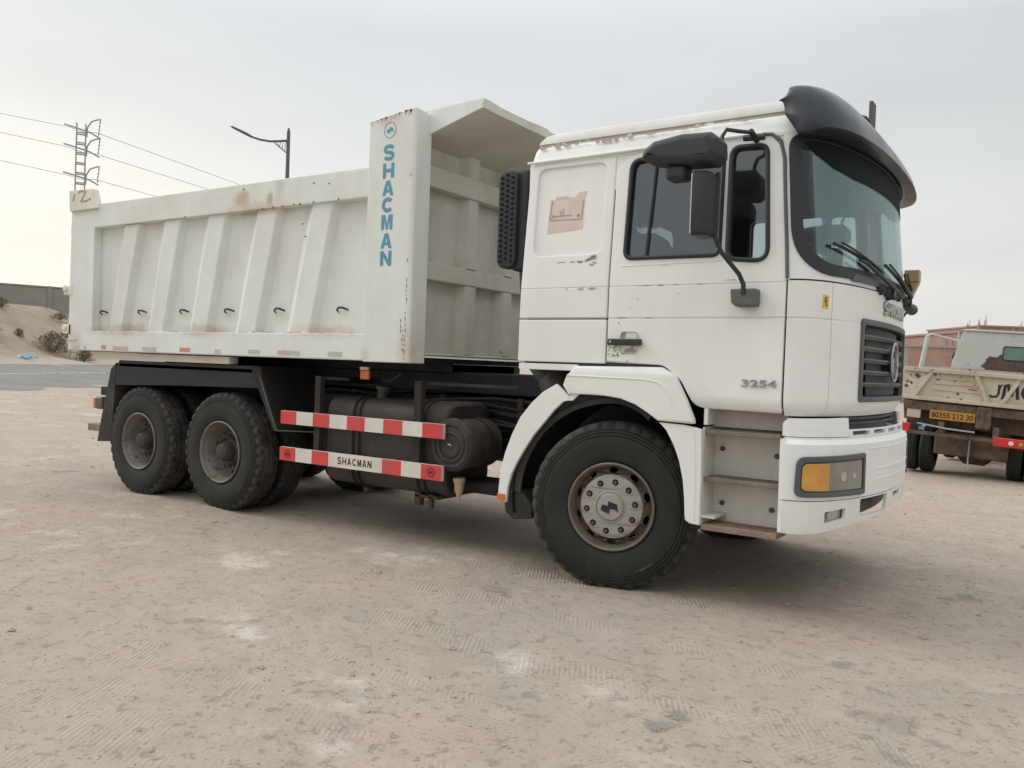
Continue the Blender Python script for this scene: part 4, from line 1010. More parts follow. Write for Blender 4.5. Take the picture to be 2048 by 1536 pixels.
def front():
    # windscreen and surround
    g_out = rpoly([(.030, 2.128), (LF-.030, 2.128), (LF-.030, 2.99), (.030, 2.99)], [.30, .30, .10, .10], 12)
    g_in = rpoly([(.098, 2.20), (LF-.098, 2.20), (LF-.098, 2.95), (.098, 2.95)], [.26, .26, .08, .08], 12)
    fo = lambda k: (lambda s, z, w_: FM(s, z, w_+k))
    part(plate('windscreen_frame', [rrect(.002, 2.098, LF-.002, 2.992, .004, 1), rpoly([(.05, 2.15), (LF-.05, 2.15), (LF-.05, 2.975), (.05, 2.975)], [.28, .28, .09, .09], 12)], .02, fo(-.02), 'cab', None, cuts=(2.3, 2.5, 2.7, 2.9), uc=SCUT))
    part(plate('windscreen', [g_in], .005, fo(-.002), 'wind', None, cuts=(2.4, 2.6, 2.8), uc=SCUT))
    part(plate('windscreen_seal', [g_out, g_in], .016, fo(-.004), 'gasket', None, bevel=.004, cuts=(2.3, 2.5, 2.7, 2.9), uc=SCUT))
    part(plate('windscreen_band', [rpoly([(.095, 2.985), (.105, 2.95), (.20, 2.87), (.36, 2.805), (.60, 2.775), (LF-.60, 2.775), (LF-.36, 2.805), (LF-.20, 2.87), (LF-.105, 2.95), (LF-.095, 2.985)], [.01, .03, .05, .08, .1, .1, .08, .05, .03, .01], 4)], .003, fo(.0035), 'darkband', None, cuts=(2.85, 2.92), uc=SCUT))  # dark matte band laid over the top of the glass, below the visor
    # lower front panel
    gs0, gs1 = sf(.56), sf(2.09)
    hole = rrect(gs0, 1.372, gs1, 1.885, .03, 4)
    c1 = sf(.205); c2 = sf(W-.205)
    for a, b_, hs in ((.006, c1-.0025, []), (c1+.0025, c2-.0025, [hole]), (c2+.0025, LF-.006, [])):
        nm = 'corner_panel' if not hs else 'front_flap'
        part(plate(nm, [rrect(a, 1.268, b_, 2.088, .004, 1)]+hs, .02, fo(-.02), 'cab', None, cuts=CUTS[:6]+CUTS[6:], uc=SCUT, bevel=0))
    part(plate('front_bulkhead', [rrect(.02, 1.26, LF-.02, 2.11, .004, 1)], .01, fo(-.13), 'chassis', None, uc=SCUT[::2]))
    part(plate('panel_gap_filler', [rrect(.01, 2.06, LF-.01, 2.12, .002, 1)], .006, fo(-.03), 'hole', None, uc=SCUT))
    # grille
    gr = part(plate('grille', [rrect(gs0-.012, 1.360, gs1+.012, 1.897, .035, 4), rrect(gs0+.028, 1.395, gs1-.028, 1.858, .02, 4)], .035, fo(-.02), 'grille', None, bevel=.006, uc=SCUT))
    plate('grille_back', [rrect(gs0, 1.37, gs1, 1.89, .02, 2)], .006, fo(-.075), 'grille', gr, uc=SCUT)
    for k in range(6):
        z0 = 1.40+.0775*k; sk = .05*(5-k)/5
        plate('grille_mesh', [[(gs0+.20+sk, z0), (gs1-.20-sk, z0), (gs1-.20-sk, z0+.066), (gs0+.20+sk, z0+.066)]], .01, fo(-.055), 'grilledark', gr, uc=SCUT)
    for k in range(5):
        z = 1.472+.0775*k
        b = B(); n = 40; v = []
        for i in range(n+1):
            s = gs0+.01+(gs1-gs0-.02)*i/n
            v += [FM(s, z-.014, -.012), FM(s, z+.006, .004), FM(s, z+.016, -.002), FM(s, z+.016, -.07), FM(s, z-.010, -.07)]
        f = []
        for i in range(n):
            for j in range(5): f.append((i*5+j, i*5+(j+1) % 5, (i+1)*5+(j+1) % 5, (i+1)*5+j))
        b.add(v, f).build('grille_slat', 'grille', gr)
    sc = LF/2
    e = part(B().tube([FM(sc+.118*math.cos(t), 1.635+.133*math.sin(t), .012) for t in [2*math.pi*i/40 for i in range(40)]], .0105, 8, close=True).build('front_emblem', 'badge', smooth=True))
    plate('emblem_mark', [[(a*.135+sc, c*.15+1.635) for a, c in [(-.75, -.25), (-.62, .22), (-.2, .14), (-.1, .62), (.55, .45), (.80, -.25), (.45, -.10), (.08, -.14), (.0, -.62), (-.6, -.5)]]], .010, fo(.008), 'badge', e, bevel=.003)
    B().box((1.45, YC-.04, 1.55), (1.505, YC+.04, 1.72)).build('emblem_mount', 'grille', e)
    glyphs('SHACMAN', .70, .088, .014, lambda u, v, w_: FM(sf(1.31)+u, 1.992+v, w_), 'front_letter', 'badge', None, k=.25, gap=.16, post=part)
    # yellow sticker with a small glyph
    ys = sf(.150)
    yl = part(plate('yellow_sticker', [[(ys-.030, 1.93), (ys+.022, 1.925), (ys+.030, 2.005), (ys-.022, 2.012)]], .0016, fo(0), 'yellow', None, uc=SCUT))
    b = B(); FF = lambda u, v: FM(ys+u, 1.968+v, .003)
    b.tube([FF(-.012, .018), FF(.004, .024), FF(.008, .020)], .0028, 5); b.tube([FF(.002, .014), FF(.0, -.008), FF(.004, -.022), FF(.016, -.020)], .0030, 5); b.tube([FF(-.012, .004), FF(.012, .008)], .0030, 5); b.tube([FF(.002, .030), FF(.006, .031)], .0028, 5); b.build('glyph', 'ink', yl)
    # ---- sun visor
    rows = []; n = 64; m = 10
    for i in range(n+1):
        a = math.pi*(-.5+i/n); t = math.sin(a); y = YC+(YC+.035)*t; c = max(0, math.cos(a))
        xB = 1.07+.43*c**.42; xA = 1.0+.21*c**.6; zA = 3.225+.045*c**.5; zB = 2.985
        cxp, czp = xB-.085*c, zA-.045*c**2+.03*math.sin(math.pi*c)
        tip = min(1, c*6)
        row = []
        for j in range(m+1):
            q = j/m
            x = xA*(1-q)**2+cxp*2*q*(1-q)+xB*q*q; z = zA*(1-q)**2+czp*2*q*(1-q)+zB*q*q
            zm = (zA+zB)/2+.03; xm = (xA+xB)/2
            row.append(Vector((xm+(x-xm)*(.55+.45*tip), y, zm+(z-zm)*(.35+.65*tip))))
        pq = FM(sf(min(W-.03, max(.03, y))), 2.96, .022); xS = pq.x; zS = 2.962; e_ = row[-1]
        for q in (.08, .4, .75, 1):
            row.append(Vector((e_.x+(xS-e_.x)*q+.0, y, e_.z+(zS-e_.z)*q)))
        rows.append(row)
    m += 4
    v = [p for r_ in rows for p in r_]; f = [(i*(m+1)+j, (i+1)*(m+1)+j, (i+1)*(m+1)+j+1, i*(m+1)+j+1) for i in range(n) for j in range(m)]
    vz = part(B().add(v, f).build('sun_visor', 'visor', smooth=True))
    md = vz.modifiers.new('thick', 'SOLIDIFY'); md.thickness = .012; md.offset = 0
    b = B()
    for i in (12, 26, 38, 44, 47, 50, 54): 
        p = rows[i][2]; b.lathe([(-.004, .014), (.012, .012), (.014, .001)], Matrix.Translation(p), n=10, axis='z')
    p = rows[22][4]; b.tube([p+Vector((-.03, -.03, .012)), p+Vector((.01, .05, .012)), p+Vector((.02, .10, .0))], .016, 8)
    b.build('visor_bolt', 'black', vz, smooth=True)
    # beacon plate standing on the roof
    part(B().box((1.08, 2.16, 3.22), (1.11, 2.30, 3.78)).box((.94, 2.20, 3.22), (1.11, 2.26, 3.25)).build('roof_marker_plate', 'duct', bevel=.006))
    # ---- wipers with their motor cowls
    def wp(s0, s1, z0, z1, k=.03): return [FM(s0+(s1-s0)*i/10, z0+(z1-z0)*i/10+.012*math.sin(i*math.pi/10), k) for i in range(11)]
    for (a, z, b1, z1, c1_, cz) in ((1.17, 2.10, .62, 2.235, .30, 2.325), (1.95, 2.11, 1.42, 2.20, 1.05, 2.275), (2.62, 2.12, 2.15, 2.23, 1.78, 2.29)):
        o = part(B().tube([FM(a, z, .03), FM(a-.05, z+.03, .06), FM(b1, z1, .06), FM(b1-.08, z1+.015, .05)], [.017, .015, .011, .008], 8).build('wiper', 'gasket', smooth=True))
        B().tube([FM(c1_+(b1+.35-c1_)*i/10, cz+(z1-.03-cz)*i/10, .028) for i in range(11)], .011, 6).tube([FM(c1_+.05+(b1+.25-c1_)*i/8, cz+.01+(z1-.03-cz)*i/8, .045) for i in range(9)], .007, 6).build('wiper_blade', 'gasket', o)
        B().tube([FM(a, z-.015, -.01), FM(a, z-.01, .055)], [.04, .032], 12).build('wiper_pivot', 'gasket', o, smooth=True)
    for a, r_ in ((.98, .030), (1.10, .036), (1.22, .04), (1.36, .034), (1.50, .03), (1.9, .035), (2.5, .035)):
        part(B().tube([FM(a-.05, 2.125, .0), FM(a, 2.115, .015), FM(a+.02, 2.08, .006)], [r_*.8, r_, r_*.7], 10).build('wiper_cowl', 'black', smooth=True))
    part(plate('cowl_strip', [rpoly([(.50, 2.118), (LF-.5, 2.118), (LF-.55, 2.165), (.55, 2.165)], .01, 3)], .02, fo(.0), 'greyplastic', None, bevel=.006, uc=SCUT))
    # corner reflector blob at the far end of the cowl
    part(B().tube([FM(LF-.75, 2.09, .03), FM(LF-.62, 2.075, .06), FM(LF-.5, 2.09, .05)], [.02, .045, .03], 12).build('washer_nozzle', 'black', smooth=True))
front()
def marker_far():
    b = B().prism([(1.31, 2.36), (1.43, 2.36), (1.43, 2.46), (1.31, 2.46)], sidey(2.72), -.10, 0); b.prism([(1.34, 2.24), (1.38, 2.24), (1.43, 2.358), (1.31, 2.358)], sidey(2.73), -.08, 0)
    o = part(b.build('direction_indicator', 'beige', bevel=.008))
    B().tube([(1.36, 2.76, 2.25), (1.38, 2.70, 2.14), (1.33, 2.62, 2.05)], .012, 6).build('indicator_stalk', 'black', o)
marker_far()
def bumper():
    bo = lambda k: (lambda s, z, w_: BM(s, z, w_+k))
    ZC_ = (.60, .64, .68, .72, .754, .762, .85, .95, 1.05, 1.10, 1.113, 1.128, 1.16, 1.20, 1.23)
    # lower apron with openings
    L2 = LB
    low = [(.0, .556), (sb(.04), .556), (sb(.15), .563), (sb(.31), .582), (sb(.72), .609), (sb(1.325), .65), (L2-sb(.72), .609), (L2-sb(.31), .582), (L2-sb(.15), .563), (L2-sb(.04), .556), (L2, .556), (L2, .757), (0, .757)]
    ops = []
    for mir in (0, 1):
        for pts, r in (([(sb(.535), .640), (sb(1.02), .631), (sb(1.03), .745), (sb(.52), .748)], .02), ([(sb(.17), .618), (sb(.35), .640), (sb(.352), .706), (sb(.165), .690)], .012)):
            p = rpoly(pts, r, 3); ops.append(p if not mir else [(L2-a, c) for a, c in p][::-1])
    ops.append(rpoly([(sb(1.20), .70), (L2-sb(1.20), .70), (L2-sb(1.20), .735), (sb(1.20), .735)], .008, 2))
    bp_ = part(plate('bumper', [[(0, .763), (L2, .763), (L2, 1.128), (L2-.02, 1.14), (.02, 1.14), (0, 1.128)]], .02, bo(-.02), 'cab', None, cuts=ZC_, uc=SCUT))
    plate('bumper_apron', [low]+ops, .02, bo(-.02), 'cab', bp_, cuts=ZC_, uc=SCUT)
    plate('apron_back', [rrect(.05, .60, L2-.05, .76, .01, 2)], .01, bo(-.14), 'black', bp_, uc=SCUT[::2])
    for mir in (0, 1):
        f_ = (lambda k: bo(k)) if not mir else (lambda k: (lambda u, v, w_: BM(L2-u, v, w_+k)))
        # pale panel above the lamp
        part(plate('lamp_top_panel', [rpoly([(.0, 1.145), (sb(.40), 1.145), (sb(.40), 1.262), (.03, 1.255), (.0, 1.225)], [.004, .004, .004, .02, .01], 3)], .02, f_(-.02), 'cab', None, cuts=ZC_, uc=SCUT))
        # headlamp
        bz = rpoly([(sb(.014), .785), (sb(.54), .783), (sb(.535), 1.043), (sb(.018), 1.028)], [.05, .02, .02, .06], 6)
        bi = rpoly([(sb(.028), .815), (sb(.515), .815), (sb(.51), 1.012), (sb(.030), .995)], [.035, .012, .012, .045], 6)
        hl = part(plate('headlamp', [bz, bi], .022, f_(-.004), 'greyplastic', None, bevel=.005, uc=SCUT))
        plate('headlamp_shell', [bi], .004, f_(.001), 'greyplastic', hl, uc=SCUT)
        am = rpoly([(sb(.030)+.004, .823), (sb(.170), .821), (sb(.170), .992), (sb(.031)+.004, .987)], [.035, .006, .006, .04], 5)
        plate('indicator_lens', [am], .012, f_(.004), 'amber', hl, bevel=.004, uc=SCUT)
        ln = rpoly([(sb(.172), .821), (sb(.50), .821), (sb(.495), 1.0), (sb(.172), .994)], [.006, .012, .012, .006], 3)
        plate('lamp_lens', [ln], .006, f_(.004), 'lens', hl, bevel=.002, uc=SCUT)
        for yc in ((.29, .030), (.40, .018)): plate('lamp_bulb', [arc(sb(yc[0]), .905, yc[1], 0, 345, 23)], .003, f_(.010), 'chrome', hl)
        plate('fog_lamp', [arc(sb(.225), .665, .026, 0, 345, 23)], .02, f_(-.035), 'chrome', bp_)
        plate('fog_lamp_bowl', [rrect(sb(.15), .60, sb(.37), .72, .01, 2)], .004, f_(-.045), 'dirtywhite', bp_, uc=SCUT)
    # centre: black slot between the top panels, white shelf with slots
    a, c = sb(.405), L2-sb(.405)
    part(plate('centre_recess', [rrect(a, 1.13, c, 1.30, .005, 1)], .01, bo(-.12), 'greyplastic', None, uc=SCUT))
    for z in (1.215, 1.245): part(plate('recess_bar', [rrect(a, z, c, z+.014, .003, 1)], .03, bo(-.10), 'black', None, uc=SCUT))
    part(plate('bumper_shelf', [rrect(a, 1.140, c, 1.188, .006, 2)]+[rrect(a+.05+.34*i, 1.150, a+.31+.34*i, 1.178, .006, 2) for i in range(int((c-a-.2)/.34))], .03, bo(-.03), 'cab', None, uc=SCUT, bevel=.004))
    # shelf top between panel and lip
    v = []; n = 80
    for i in range(n+1):
        s = L2*i/n; v += [BM(s, 1.135, .0), BM(s, 1.142, -.16)]
    part(B().add(v, [(2*i, 2*i+2, 2*i+3, 2*i+1) for i in range(n)]).build('bumper_top', 'cab', smooth=True))
    # creases in the bumper face (worn relief lines)
    for z, a_, c_ in ((1.065, .62, 2.0), (.93, .75, 1.9), (.86, .75, 1.9)):
        part(B().tube([BM(sb(a_)+(sb(c_)-sb(a_))*i/20, z, .0) for i in range(21)], .004, 5).build('bumper_crease', 'cab'))
    for x in (0, 1):   # bumper ends
        g = sidey(.0) if not x else MIR(sidey(0))
        b = B(); v0 = []
        b.add([g(1.098, .56, -.012), g(1.098, 1.13, -.0), g(1.098, 1.13, -.30), g(1.098, .56, -.30), g(1.12, .56, -.01), g(1.12, 1.13, 0), g(1.12, 1.13, -.30), g(1.12, .56, -.30)], [(0,1,2,3),(4,7,6,5),(0,4,5,1),(3,2,6,7)])
        part(b.build('bumper_end', 'cab'))
    # number plate blank and tow eye
    part(B().tube([FM(LF/2, 1.1, -.1), FM(LF/2, .9, -.1)], .02, 8).build('cross_tube', 'chassis'))
bumper()
def steps():
    for mir in (0, 1):
        f_ = (lambda y: sidey(y)) if not mir else (lambda y: MIR(sidey(y)))
        def bx(a, b_, T=f_(0)): return B().box(a, b_, lambda p: T(p.x, p.z, -p.y))
        o = part(bx((.602, .225, .53), (1.098, .25, 1.30)).build('step_well', 'dirtywhite', bevel=.003))
        for x in (0,):
            bx((.600, .02, .54), (.612, .225, 1.165)).build('well_side', 'dirtywhite', o)
            bx((.60, .03, 1.18), (.625, .225, 1.285)).build('well_bracket', 'cab', o)
            bx((.612, .015, .585), (.70, .222, .60)).build('well_gusset', 'dirtywhite', o)
        for x, z in ((.665, 1.02), (1.02, 1.00), (.675, .665), (1.0, .655)):
            B().lathe([(.224, .016), (.212, .016), (.206, .008), (.206, .001)], lambda p, x=x, z=z: f_(0)(p.x+x, p.z+z, -p.y), n=12).build('bolt', 'nut', o)
        bx((.615, .16, 1.165), (1.098, .17, 1.275)).build('kick_plate', 'greyref', o)
        for z, m, y0, th in ((1.150, 'step', .02, .030), (.845, 'step', .03, .028), (.545, 'steprusty', .01, .038)):
            st = part(bx((.612, y0, z-th), (1.092, .225, z)).build('step_tread', m, bevel=.004))
            b = B()
            for i in range(15):
                x = .635+.031*i
                for y in (y0+.02, y0+.075, y0+.13):
                    b.prism([(x, 0), (x+.006, 0), (x+.022, .03), (x+.016, .03)], lambda u, v, w_, y=y: f_(0)(u, z+w_, -(y+v)), 0, .005)
            b.build('tread_teeth', m, st)['kind'] = 'stuff'
        # front mudguard: two pale mouldings over a black liner
        fen = f_(-.022); dz = lambda u, v, w_: fen(u, v, w_)
        up = rpoly([(-.402, 1.452), (-.425, 1.39), (-.372, 1.322), (-.355, 1.332), (-.20, 1.334), (-.087, 1.331), (.03, 1.318), (.14, 1.284), (.235, 1.232), (.305, 1.188), (.558, 1.182), (.552, 1.215), (.50, 1.33), (.415, 1.488), (.31, 1.540), (-.335, 1.530)],
                   [.03, .02, .01, 0, 0, 0, 0, 0, 0, 0, .01, .02, .05, .08, .06, .02], 5)
        part(plate('front_mudguard', [up], .05, lambda u, v, w_: f_(.0)(u, v, w_-.016+(-.025*max(0, (v-1.47)/.07)**2)), 'cab', None, bevel=.012, cuts=(1.47, 1.49, 1.51)))
        part(B().tube([f_(0)(u, v, .034) for u, v in ((-.39, 1.462), (.20, 1.455), (.30, 1.44), (.36, 1.39), (.40, 1.30))], .006, 6).build('mudguard_swage', 'cab', smooth=True))
        lo = [(.308, 1.178), (.36, 1.13), (.417, 1.037), (.46, .93), (.488, .817), (.503, .70), (.510, .594), (.515, .56), (.545, .542), (.612, .538), (.612, .85), (.603, 1.150), (.56, 1.160), (.48, 1.172)]
        part(plate('mudguard_leg', [lo], .035, f_(.02), 'cab', None, bevel=.006))
        part(B().tube([f_(-.016)(u, v, 0) for u, v in ((.575, .56), (.572, .85), (.555, 1.14))], .003, 5).build('leg_swage', 'cab'))
        rear = [(-.488, 1.397), (-.60, 1.335), (-.692, 1.254), (-.785, 1.145), (-.856, 1.007), (-.91, .87), (-.943, .741), (-.955, .62), (-.963, .504), (-.886, .506), (-.875, .62), (-.845, .72), (-.80, .81), (-.742, .906), (-.665, 1.02), (-.58, 1.117), (-.50, 1.21), (-.425, 1.276), (-.40, 1.28), (-.375, 1.312)]
        rr = part(plate('mudguard_rear_strip', [rear], .03, f_(.018), 'cab', None, bevel=.006))
        plate('marker_lamp', [rrect(-.960, .512, -.892, .566, .008, 2)], .012, f_(-.013), 'orange', rr, bevel=.003)
        part(plate('mudguard_bridge', [[(-.40, 1.285), (-.355, 1.285), (-.30, 1.335), (-.36, 1.335)]], .02, f_(.01), 'cab'))
        # liner
        pa = [(-.05+(.62 if math.cos(a) > 0 else .80)*math.cos(a), .56+.76*math.sin(a)) for a in [math.radians(-4+i*194/40) for i in range(41)]]
        v = [f_(.02)(u, z, 0) for u, z in pa]+[f_(.02)(u, z, -.62) for u, z in pa]; k = len(pa)
        lv = [f_(.018)(-.05+.83*math.cos(a), .56+.79*math.sin(a), -.0) for a in [math.radians(-4+i*194/40) for i in range(41)]]
        part(B().add(v, [(i, i+1, k+i+1, k+i) for i in range(k-1)]).build('wheel_arch_liner', 'blackpaint', smooth=True))
        # black inner rim behind the strip, rubber flap at its foot
        ins = [(-.05+(.60 if math.cos(a) > 0 else .84)*math.cos(a), .56+.80*math.sin(a)) for a in [math.radians(60+i*118/24) for i in range(25)]]+[(-.05+(.52 if math.cos(a) > 0 else .74)*math.cos(a), .56+.72*math.sin(a)) for a in [math.radians(178-i*118/24) for i in range(25)]]
        part(plate('liner_edge', [ins], .01, f_(.045), 'rubber'))
        part(B().prism([(-.955, .56), (-.80, .60), (-.70, .50), (-.69, .40), (-.86, .375), (-.93, .42)], f_(.05), -.52, 0).build('mud_flap', 'rubber', bevel=.01))
        part(B().prism([(.40, 1.12), (.42, .98), (.36, 1.02), (.33, 1.12)], f_(.10), -.25, 0).build('arch_bracket', 'greyplastic'))
        part(plate('under_door_panel', [rrect(.55, 1.16, 1.098, 1.29, .005, 1)], .01, f_(.20), 'duct'))
    part(B().box((.3, .3, 1.28), (1.25, W-.3, 1.5)).build('cab_underside', 'chassis'))
    part(B().box((.95, .3, .62), (1.25, W-.3, 1.26)).build('bumper_beam', 'chassis'))
steps()
def intake():
    # studded air intake standing behind the cab
    f_ = sidey(.10); x0, x1, z0, z1 = -1.105, -.935, 2.245, 2.985
    o = part(plate('air_intake', [rpoly([(x0, z0), (x1, z0), (x1, z1), (x0, z1)], .08, 8)], .10, lambda u, v, w_: f_(u, v, w_-.06), 'black', None, bevel=.02))
    sd_ = None
    for r_ in range(17):
        z = 2.30+.039*r_
        for c in range(3):
            x = -1.068+.048*c; zz = z+(.02 if c == 1 else 0)
            if zz > 2.955: continue
            if sd_ is None:
                sd_ = B().lathe([(0, .013), (-.012, .011), (-.013, .007), (-.002, .006), (-.002, .001)], n=8).build('intake_stud', 'gasket', o); k_ = sd_
            else:
                k_ = sd_.copy(); COL.objects.link(k_); k_.parent = o
            k_.location = (x, .058, zz)
    part(B().box((-1.0, .10, 2.23), (-.86, .42, 2.99)).build('intake_housing', 'black', bevel=.03, seg=3))
    part(B().tube([(-.95, .25, 2.24), (-.93, .25, 2.0), (-.93, .27, 1.6), (-.80, .36, 1.45)], [.055, .05, .055, .08], 14).build('intake_pipe', 'duct', smooth=True))
intake()
def mirrors():
    for mir in (0, 1):
        T = (lambda p: Vector(p)) if not mir else (lambda p: Vector((p[0], W-p[1], p[2])))
        root = part(empty('mirror_assembly'))
        def rb(name, c, d, m, bev, rot=0, parent=root):
            b = B(); cx, cy, cz = c; hx, hy, hz = d; R_ = Matrix.Rotation(rot, 3, 'Z')
            b.box((-hx, -hy, -hz), (hx, hy, hz), lambda p: T(tuple(R_ @ Vector((p.x, p.y, p.z))+Vector(c)))); return b.build(name, m, parent, bevel=bev, seg=4)
        # big mirror (shell towards the front), wide angle mirror above it
        # profiles are rounded shells: front side bulges
        def shell(name, x0, y0, y1, z0, z1, dx, m):
            rows = []; n = 14
            v = []; f = []
            lev = [(-.5, .82), (-.47, .93), (-.40, 1), (.40, 1), (.47, .93), (.5, .82)]
            for q, k in lev:
                z = (z0+z1)/2+(z1-z0)*q; yc = (y0+y1)/2
                for i in range(n+1):
                    a = math.pi*i/n; yy = yc-(y1-y0)/2*math.cos(a)*k; xx = x0+dx*(math.sin(a)**.55)*k
                    v.append(T((xx, yy, z)))
            c = n+1
            for l in range(len(lev)-1):
                for i in range(n): f.append((l*c+i, l*c+i+1, (l+1)*c+i+1, (l+1)*c+i))
                f.append((l*c+n, l*c, (l+1)*c, (l+1)*c+n))
            f += [tuple(range(c)), tuple(range((len(lev)-1)*c, len(lev)*c))]
            o = B().add(v, f).build(name, m, root, smooth=True); return o
        s1 = shell('mirror_shell', .64, -.42, -.215, 2.325, 2.705, .105, 'black')
        B().box((.630, -.41, 2.34), (.639, -.225, 2.69), lambda p: T(p)).build('mirror_glass', 'chrome', root)
        up_ = rpoly([(.30, 2.80), (.325, 2.865), (.385, 2.905), (.56, 2.928), (.75, 2.92), (.785, 2.88), (.79, 2.79), (.75, 2.745), (.56, 2.75), (.40, 2.775)], .03, 3)
        g2 = sidey(-.215) if not mir else MIR(sidey(-.215))
        plate('wide_mirror_shell', [up_], .24, g2, 'black', root, bevel=.045)
        rb('kerb_mirror', (.515, -.33, 2.715), (.065, .07, .045), 'black', .025)
        # arms
        A = [(.86, .01, 2.965), (.87, -.08, 2.985), (.83, -.16, 2.975), (.765, -.22, 2.98), (.745, -.235, 2.94), (.74, -.24, 2.88)]
        B().tube([T(p) for p in A], .013, 8).build('mirror_arm', 'black', root, smooth=True)
        B().tube([T(p) for p in ((.80, -.01, 2.975), (.93, -.01, 2.968))], .02, 8).tube([T(p) for p in ((.87, .03, 2.96), (.87, -.09, 2.99))], .018, 8).build('arm_hinge', 'black', root)
        Bm = [(.73, -.24, 2.72), (.735, -.25, 2.50), (.73, -.25, 2.33), (.765, -.22, 2.24), (.845, -.13, 2.12), (.865, -.10, 2.06), (.863, -.09, 2.0)]
        B().tube([T(p) for p in Bm], .015, 8).build('mirror_arm', 'black', root, smooth=True)
        g = sidey(-.005) if not mir else MIR(sidey(-.005))
        plate('arm_base', [rpoly([(.775, 2.035), (.945, 2.035), (.945, 1.925), (.815, 1.925), (.785, 1.95)], [.015, .015, .02, .03, .02], 4)], .085, g, 'greyplastic', root, bevel=.014)
mirrors()
# ================================================================== SURROUNDINGS
RV = Vector((.829, .559, 0)).normalized(); FV = Vector((-.559, .829, 0)).normalized(); UP = Vector((0, 0, 1))
M['galv'] = mat('galvanised_steel', (.33, .36, .36), .6, metal=.3, col2=(.38, .40, .40), scale=2)
M['lampsteel'] = mat('painted_lamp_steel', (.075, .10, .14), .5, col2=(.10, .12, .15), scale=2)
M['wire'] = mat('power_wire', (.34, .36, .36), .6)
def on_ground(o, x, y, dz=0): o.location = (x, y, terrain(x, y)+dz); return o
def pylon():
    bx, by = -49.38, 22.94; gz = terrain(bx, by)
    o = empty('power_pylon', (bx, by, gz), label='slim lattice power pylon with three crossarms behind the tipper tail', cat='power pylon')
    VD = Vector((-51.94, 28.04, 0)).normalized(); PR = Vector((VD.y, -VD.x, 0))
    L = lambda a, b, z: Vector((0, 0, z-gz))+PR*a+VD*b
    hw = lambda z: .25+.003*(15.7-z)
    for sx in (-1, 1):
        for sy in (-1, 1):
            B().tube([L(sx*hw(z), sy*hw(z), z) for z in (gz, 15.7)], .045, 5).build('pylon_leg', 'galv', o)
    b = B(); z = gz+.5
    while z < 15.4:
        h = hw(z)
        for s in (-1, 1): b.tube([L(-h, s*h, z), L(h, s*h, z)], .05, 4); b.tube([L(s*h, -h, z), L(s*h, h, z)], .04, 4)
        z += .62
    b.build('lattice', 'galv', o)['kind'] = 'stuff'
    for z in (15.45, 14.25, 12.5):
        B().tube([L(-.95, 0, z+.12), L(-.3, 0, z), L(.5, 0, z-.18), L(1.05, 0, z-.45)], .05, 6).build('crossarm', 'galv', o)
        B().tube([L(.30, 0, z-.5), L(.34, 0, z+.1), L(.55, 0, z+.5), L(.9, 0, z+.68), L(1.1, 0, z+.72)], .05, 6).build('curved_bracket', 'galv', o)
        pts = []; rs = []
        for i in range(9): pts.append(L(1.05-.01*i, 0, z+.66-.12*i)); rs.append(.05 if i % 2 else .022)
        B().tube(pts, rs, 6).build('insulator', 'galv', o)
    for i, (a, c, d) in enumerate((((-55.07, 6.2, 15.58), (-49.97, 22.54, 15.5), (-63.56, 53.22, 17.15)), ((-52.4, 5.3, 14.28), (-49.91, 22.55, 14.25), (-63.51, 53.22, 15.97)), ((-50.3, 4.6, 12.55), (-49.92, 22.5, 12.5), (-63.43, 53.23, 14.06)))):
        e = (Vector((-48.55, 23.45, (15.2, 13.88, 12.3)[i])))
        a2 = Vector(((-52.52, 14.38, 15.6), (-51.13, 13.91, 14.3), (-50.11, 13.57, 12.6))[i])
        c = Vector(c); d = Vector(d); a1 = a2+(a2-c)*1.0
        w1 = B().tube([a1, a2, c], .015, 5).tube([e, d], .018, 5).tube([c, (c+e)/2-UP*.12, e], .018, 5)
        ob = w1.build('power_wire', 'wire')
        tagp(ob, ('highest power wire on the lattice pylon', 'middle power wire on the lattice pylon', 'lowest power wire on the lattice pylon')[i], 'power wire', 'wires strung over the lattice pylon')
pylon()
def lamp():
    x, y = -16.46, 11.17; gz = terrain(x, y)
    o = empty('street_lamp', (x, y, gz), label='dark blue street lamp with one curved arm rising behind the tipper body', cat='street lamp')
    P = lambda a, z: Vector((0, 0, z-gz))-RV*a
    B().tube([P(0, gz), P(0, 4), P(0, 7.95), P(0, 8.05), P(0, 8.16)], [.09, .07, .05, .05, .02], 12).build('lamp_post', 'lampsteel', o, smooth=True)
    B().tube([P(.02, 7.80), P(.30, 7.77), P(.53, 7.76), P(.82, 7.80), P(1.10, 7.88)], [.035, .035, .034, .032, .03], 8).build('lamp_arm', 'lampsteel', o, smooth=True)
    d = (P(1.70, 8.14)-P(1.08, 7.86)); n = d.cross(FV).normalized()
    b = B(); c0 = P(1.05, 7.86)
    v = []
    for q, wd, th in ((0, .06, .035), (.25, .12, .045), (.9, .12, .03), (1, .05, .015)):
        c = c0+d*q
        v += [c-FV*wd-n*th, c+FV*wd-n*th, c+FV*wd+n*th*.4, c-FV*wd+n*th*.4]
    f = [(0, 1, 2, 3), (12, 15, 14, 13)]+[(4*i+j, 4*i+(j+1) % 4, 4*i+4+(j+1) % 4, 4*i+4+j) for i in range(3) for j in range(4)]
    b.add(v, f).build('lamp_head', 'lampsteel', o, bevel=.01)
    b = B().tube([P(.02, 7.42), P(.12, 7.50), P(.28, 7.62), P(.42, 7.75)], .014, 6)
    for k in range(4): b.tube([P(.06+.08*k, 7.77), P(.10+.075*k, 7.50+.06*k), P(.05+.07*k, 7.5+.05*k)], .010, 5)
    b.build('scroll_bracket', 'lampsteel', o)
lamp()
